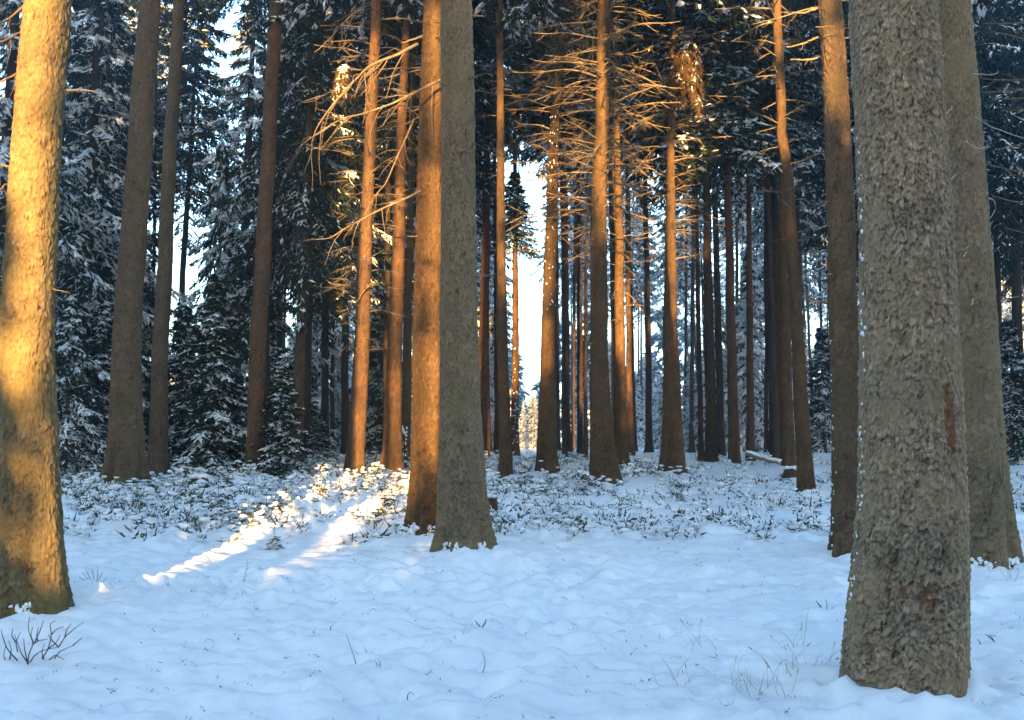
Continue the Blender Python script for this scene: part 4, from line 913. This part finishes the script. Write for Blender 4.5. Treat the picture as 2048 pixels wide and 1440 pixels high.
twig('dry_weed', "thin tall stem left of the largest trunk", 'stem', [[(1607, 1300), (1611, 1262), (1618, 1215)]], 0.002, M_STRAW)
twig('fallen_twig', "forked dark twig on the snow right of the largest trunk", 'twig', [[(1990, 1275), (1980, 1265), (1970, 1258)], [(1985, 1268), (1975, 1262), (1992, 1262)], [(1962, 1280), (1955, 1268)]], 0.005)
twig('dry_weed', "slanting thin stem right of the open snow's middle", 'stem', [[(1320, 1272), (1328, 1300), (1326, 1345)], [(1320, 1285), (1318, 1260)]], 0.002, M_STRAW)
def tuft(px, py, n, h, label, spread=0.08, seed=0):
    rng = np.random.default_rng(seed); d = depth_of(px, py); b = P(px, py, d); g = gz(b[0], d)
    t = thing('grass_tuft', (b[0], d, g), label, 'grass tuft'); T = Tubes()
    for i in range(n):
        p0 = np.array([rng.normal(0, spread), rng.normal(0, spread), -0.02]); hh_ = h * rng.uniform(0.5, 1.2)
        q = curve_pts(p0, (rng.normal(0, 0.35), rng.normal(0, 0.3), 1), hh_, 7, rng, 0.10, 0.35)
        T.add(q, np.linspace(0.0022, 0.0007, 8), 3)
        if rng.random() < 0.5: T.add([q[-1], q[-1] + (q[-1] - q[-2]) * 1.4], [0.004, 0.001], 4)
    link('blades', T.mesh('blades', M_STRAW), t, None, 'stuff')
tuft(1365, 1378, 7, 0.22, "sparse dry grass tuft at the bottom edge below the open snow", seed=1)
tuft(1402, 1300, 5, 0.2, "few dry grass blades standing above the bottom tufts", seed=2, spread=0.05)
tuft(1475, 1380, 9, 0.18, "dry grass tuft at the bottom edge between two other tufts", spread=0.1, seed=3)
tuft(1530, 1392, 10, 0.18, "leaning dry grass tuft nearest the bottom edge", spread=0.08, seed=4)
tuft(1590, 1358, 12, 0.17, "thick dry grass tuft left of the largest trunk's foot", spread=0.12, seed=5)
tuft(1600, 1300, 5, 0.2, "upright dry grass blades left of the largest trunk", spread=0.04, seed=6)
tuft(2030, 1160, 6, 0.25, "dry grass blades near the right edge by the broad shaded trunk", spread=0.12, seed=7)
tuft(1790, 1400, 5, 0.16, "few straw blades at the very foot of the largest trunk", spread=0.05, seed=8)

# tiny leaf bits scattered over the clean snow (stuff)
rng = np.random.default_rng(33); n = 1500
lx = rng.uniform(-6, 6, n); ly = rng.uniform(4.5, 13, n); k = rng.random(n) < 0.55 + 0.9 * fbm(lx * 0.9, ly * 0.9, 61, 2); lx, ly = lx[k], ly[k]; n = len(lx)
cz = ground_z(lx, ly); nl = 4
c = np.stack([lx, ly, cz], -1)[:, None, :] + rng.normal(0, 0.018, (n, nl, 3)) * np.array([1, 1, 0.3]) + np.array([0, 0, 0.008])
dv = rng.normal(0, 1, (n, nl, 3)); dv[..., 2] = np.abs(dv[..., 2]) * 0.9; dv /= np.linalg.norm(dv, axis=-1, keepdims=True); w = np.cross(dv, rng.normal(0, 1, dv.shape)); w /= np.linalg.norm(w, axis=-1, keepdims=True)
ll = rng.uniform(0.006, 0.03, (n, nl, 1)) * np.where(rng.random((n, 1, 1)) < 0.12, 2.4, 1); tri = np.stack([c - w * 0.003, c + w * 0.003, c + dv * ll], -2).reshape(-1, 3)
lt = link('forest_litter', mesh_np('litter', tri, np.arange(len(tri)).reshape(-1, 3), M_TWIG, smooth=False), None, None, 'stuff')
lt['label'] = "scattered needles and leaf bits on the clean snow"; lt['category'] = 'litter'

# fallen logs, sticks, stumps
def log(name, label, cat, a, b, d, r0, r1, m=M_TWIGSNOW):
    p, q = P(*a, d), P(*b, d - 0.4); t = thing(name, ((p + q) / 2), label, cat); rng = np.random.default_rng(int(a[0]))
    s = np.linspace(0, 1, 12)[:, None]; pts = p + (q - p) * s + rng.normal(0, 0.012, (12, 3)) - (p + q) / 2
    T = Tubes(); T.add(pts, np.linspace(r0, r1, 12) * (1 + 0.12 * rng.random(12)), 10); link('stem', T.mesh('log', m), t)
    for i in range(2):
        k = rng.integers(3, 9); c = curve_pts(pts[k], (rng.normal(0, .5), rng.normal(0, .5), 0.6), 0.3, 4, rng); T2 = Tubes(); T2.add(c, np.linspace(r1 * 0.5, r1 * 0.2, 5), 5); link('branch', T2.mesh('log_twig', m), t)
    u = rng.random(26); c = p + (q - p) * u[:, None] - (p + q) / 2 + np.array([0, 0, 1]) * (r0 * 0.9)
    v, f = blobs(rng, c, rng.uniform(0.5, 1.0, 26) * r0 * 0.9, (1.6, 1, 0.5)); link('snow_load', mesh_np('log_snow', v, f, M_SNOWB), t, None, 'stuff')
log('fallen_log', "snow-covered fallen log lying left of the crooked trunk's foot", 'log', (1492, 906), (1560, 926), 25.5, 0.07, 0.05)
log('fallen_stick', "bare brown stick lying slantwise left of the golden-footed trunk", 'stick', (596, 948), (646, 928), 23, 0.03, 0.02, M_DEAD)
def stump(px, py, r, h, label):
    d = depth_of(px, py); b = P(px, py, d); g = gz(b[0], d); rng = np.random.default_rng(int(px)); t = thing('stump', (b[0], d, g), label, 'stump')
    me, _ = trunk_mesh([(0, 0, 0, r), (0.02, 0, h * 0.5, r * 0.9), (0.03, 0, h, r * 0.8)], 0, 20, 0.03, h * 0.98, int(px), M_RED, 2.0, 0.3, 0.05); link('trunk', me, t)
    c = np.stack([rng.normal(0, r * 0.5, 16), rng.normal(0, r * 0.5, 16), np.full(16, h)], -1); v, f = blobs(rng, c, np.full(16, r * 0.6), (1, 1, 0.55)); link('snow_load', mesh_np('stump_snow', v, f, M_SNOWB), t, None, 'stuff')
stump(975, 1035, 0.10, 0.34, "small dark stump with a snow cap just right of the twin pair's foot")
stump(395, 985, 0.16, 0.22, "low dark stump under snow right of the thick shaded trunk")
stump(1580, 955, 0.14, 0.22, "dark snow-capped stump left of the crooked trunk's foot")
stump(1606, 985, 0.07, 0.12, "small dark stub with a snow cap just before the crooked trunk")

# ------------------------------------------------------------------ haze
hv = [(sx * 330, y, z) for z in (-3.2, 44) for sx, y in ((-1, -50), (1, -50), (1, 560), (-1, 560))]
hf = [(0, 3, 2, 1), (4, 5, 6, 7), (0, 1, 5, 4), (1, 2, 6, 5), (2, 3, 7, 6), (3, 0, 4, 7)]
hm = bpy.data.materials.new("haze"); hm.use_nodes = True; hn = hm.node_tree.nodes; hn.clear()
ho = hn.new("ShaderNodeOutputMaterial"); hp = hn.new("ShaderNodeVolumePrincipled"); hp.inputs["Color"].default_value = (0.42, 0.72, 1, 1)
hp.inputs["Density"].default_value = HAZE; hp.inputs["Anisotropy"].default_value = 0.6
hm.node_tree.links.new(hp.outputs[0], ho.inputs["Volume"])
hz = link('haze', mesh_np('haze', hv, hf, hm, smooth=False), None, None, 'stuff'); hz['label'] = "cold blue haze between the far trees"; hz['category'] = 'haze'

# tell look-alike background trees apart by distance
_by = {}
for o in sc.objects:
    if o.parent is None and o.get('group') in (GB, 'frosted young spruces in the distance'): _by.setdefault(o['label'], []).append(o)
for lb, os_ in _by.items():
    os_.sort(key=lambda o: o.location.y)
    if len(os_) == 2: w_ = ("nearer one", "farther one")
    elif len(os_) == 3: w_ = ("nearest one", "middle one", "farthest one")
    elif len(os_) == 4: w_ = ("nearest one", "second nearest", "second farthest", "farthest one")
    else: continue
    for o, t_ in zip(os_, w_): o['label'] = lb + ", " + t_
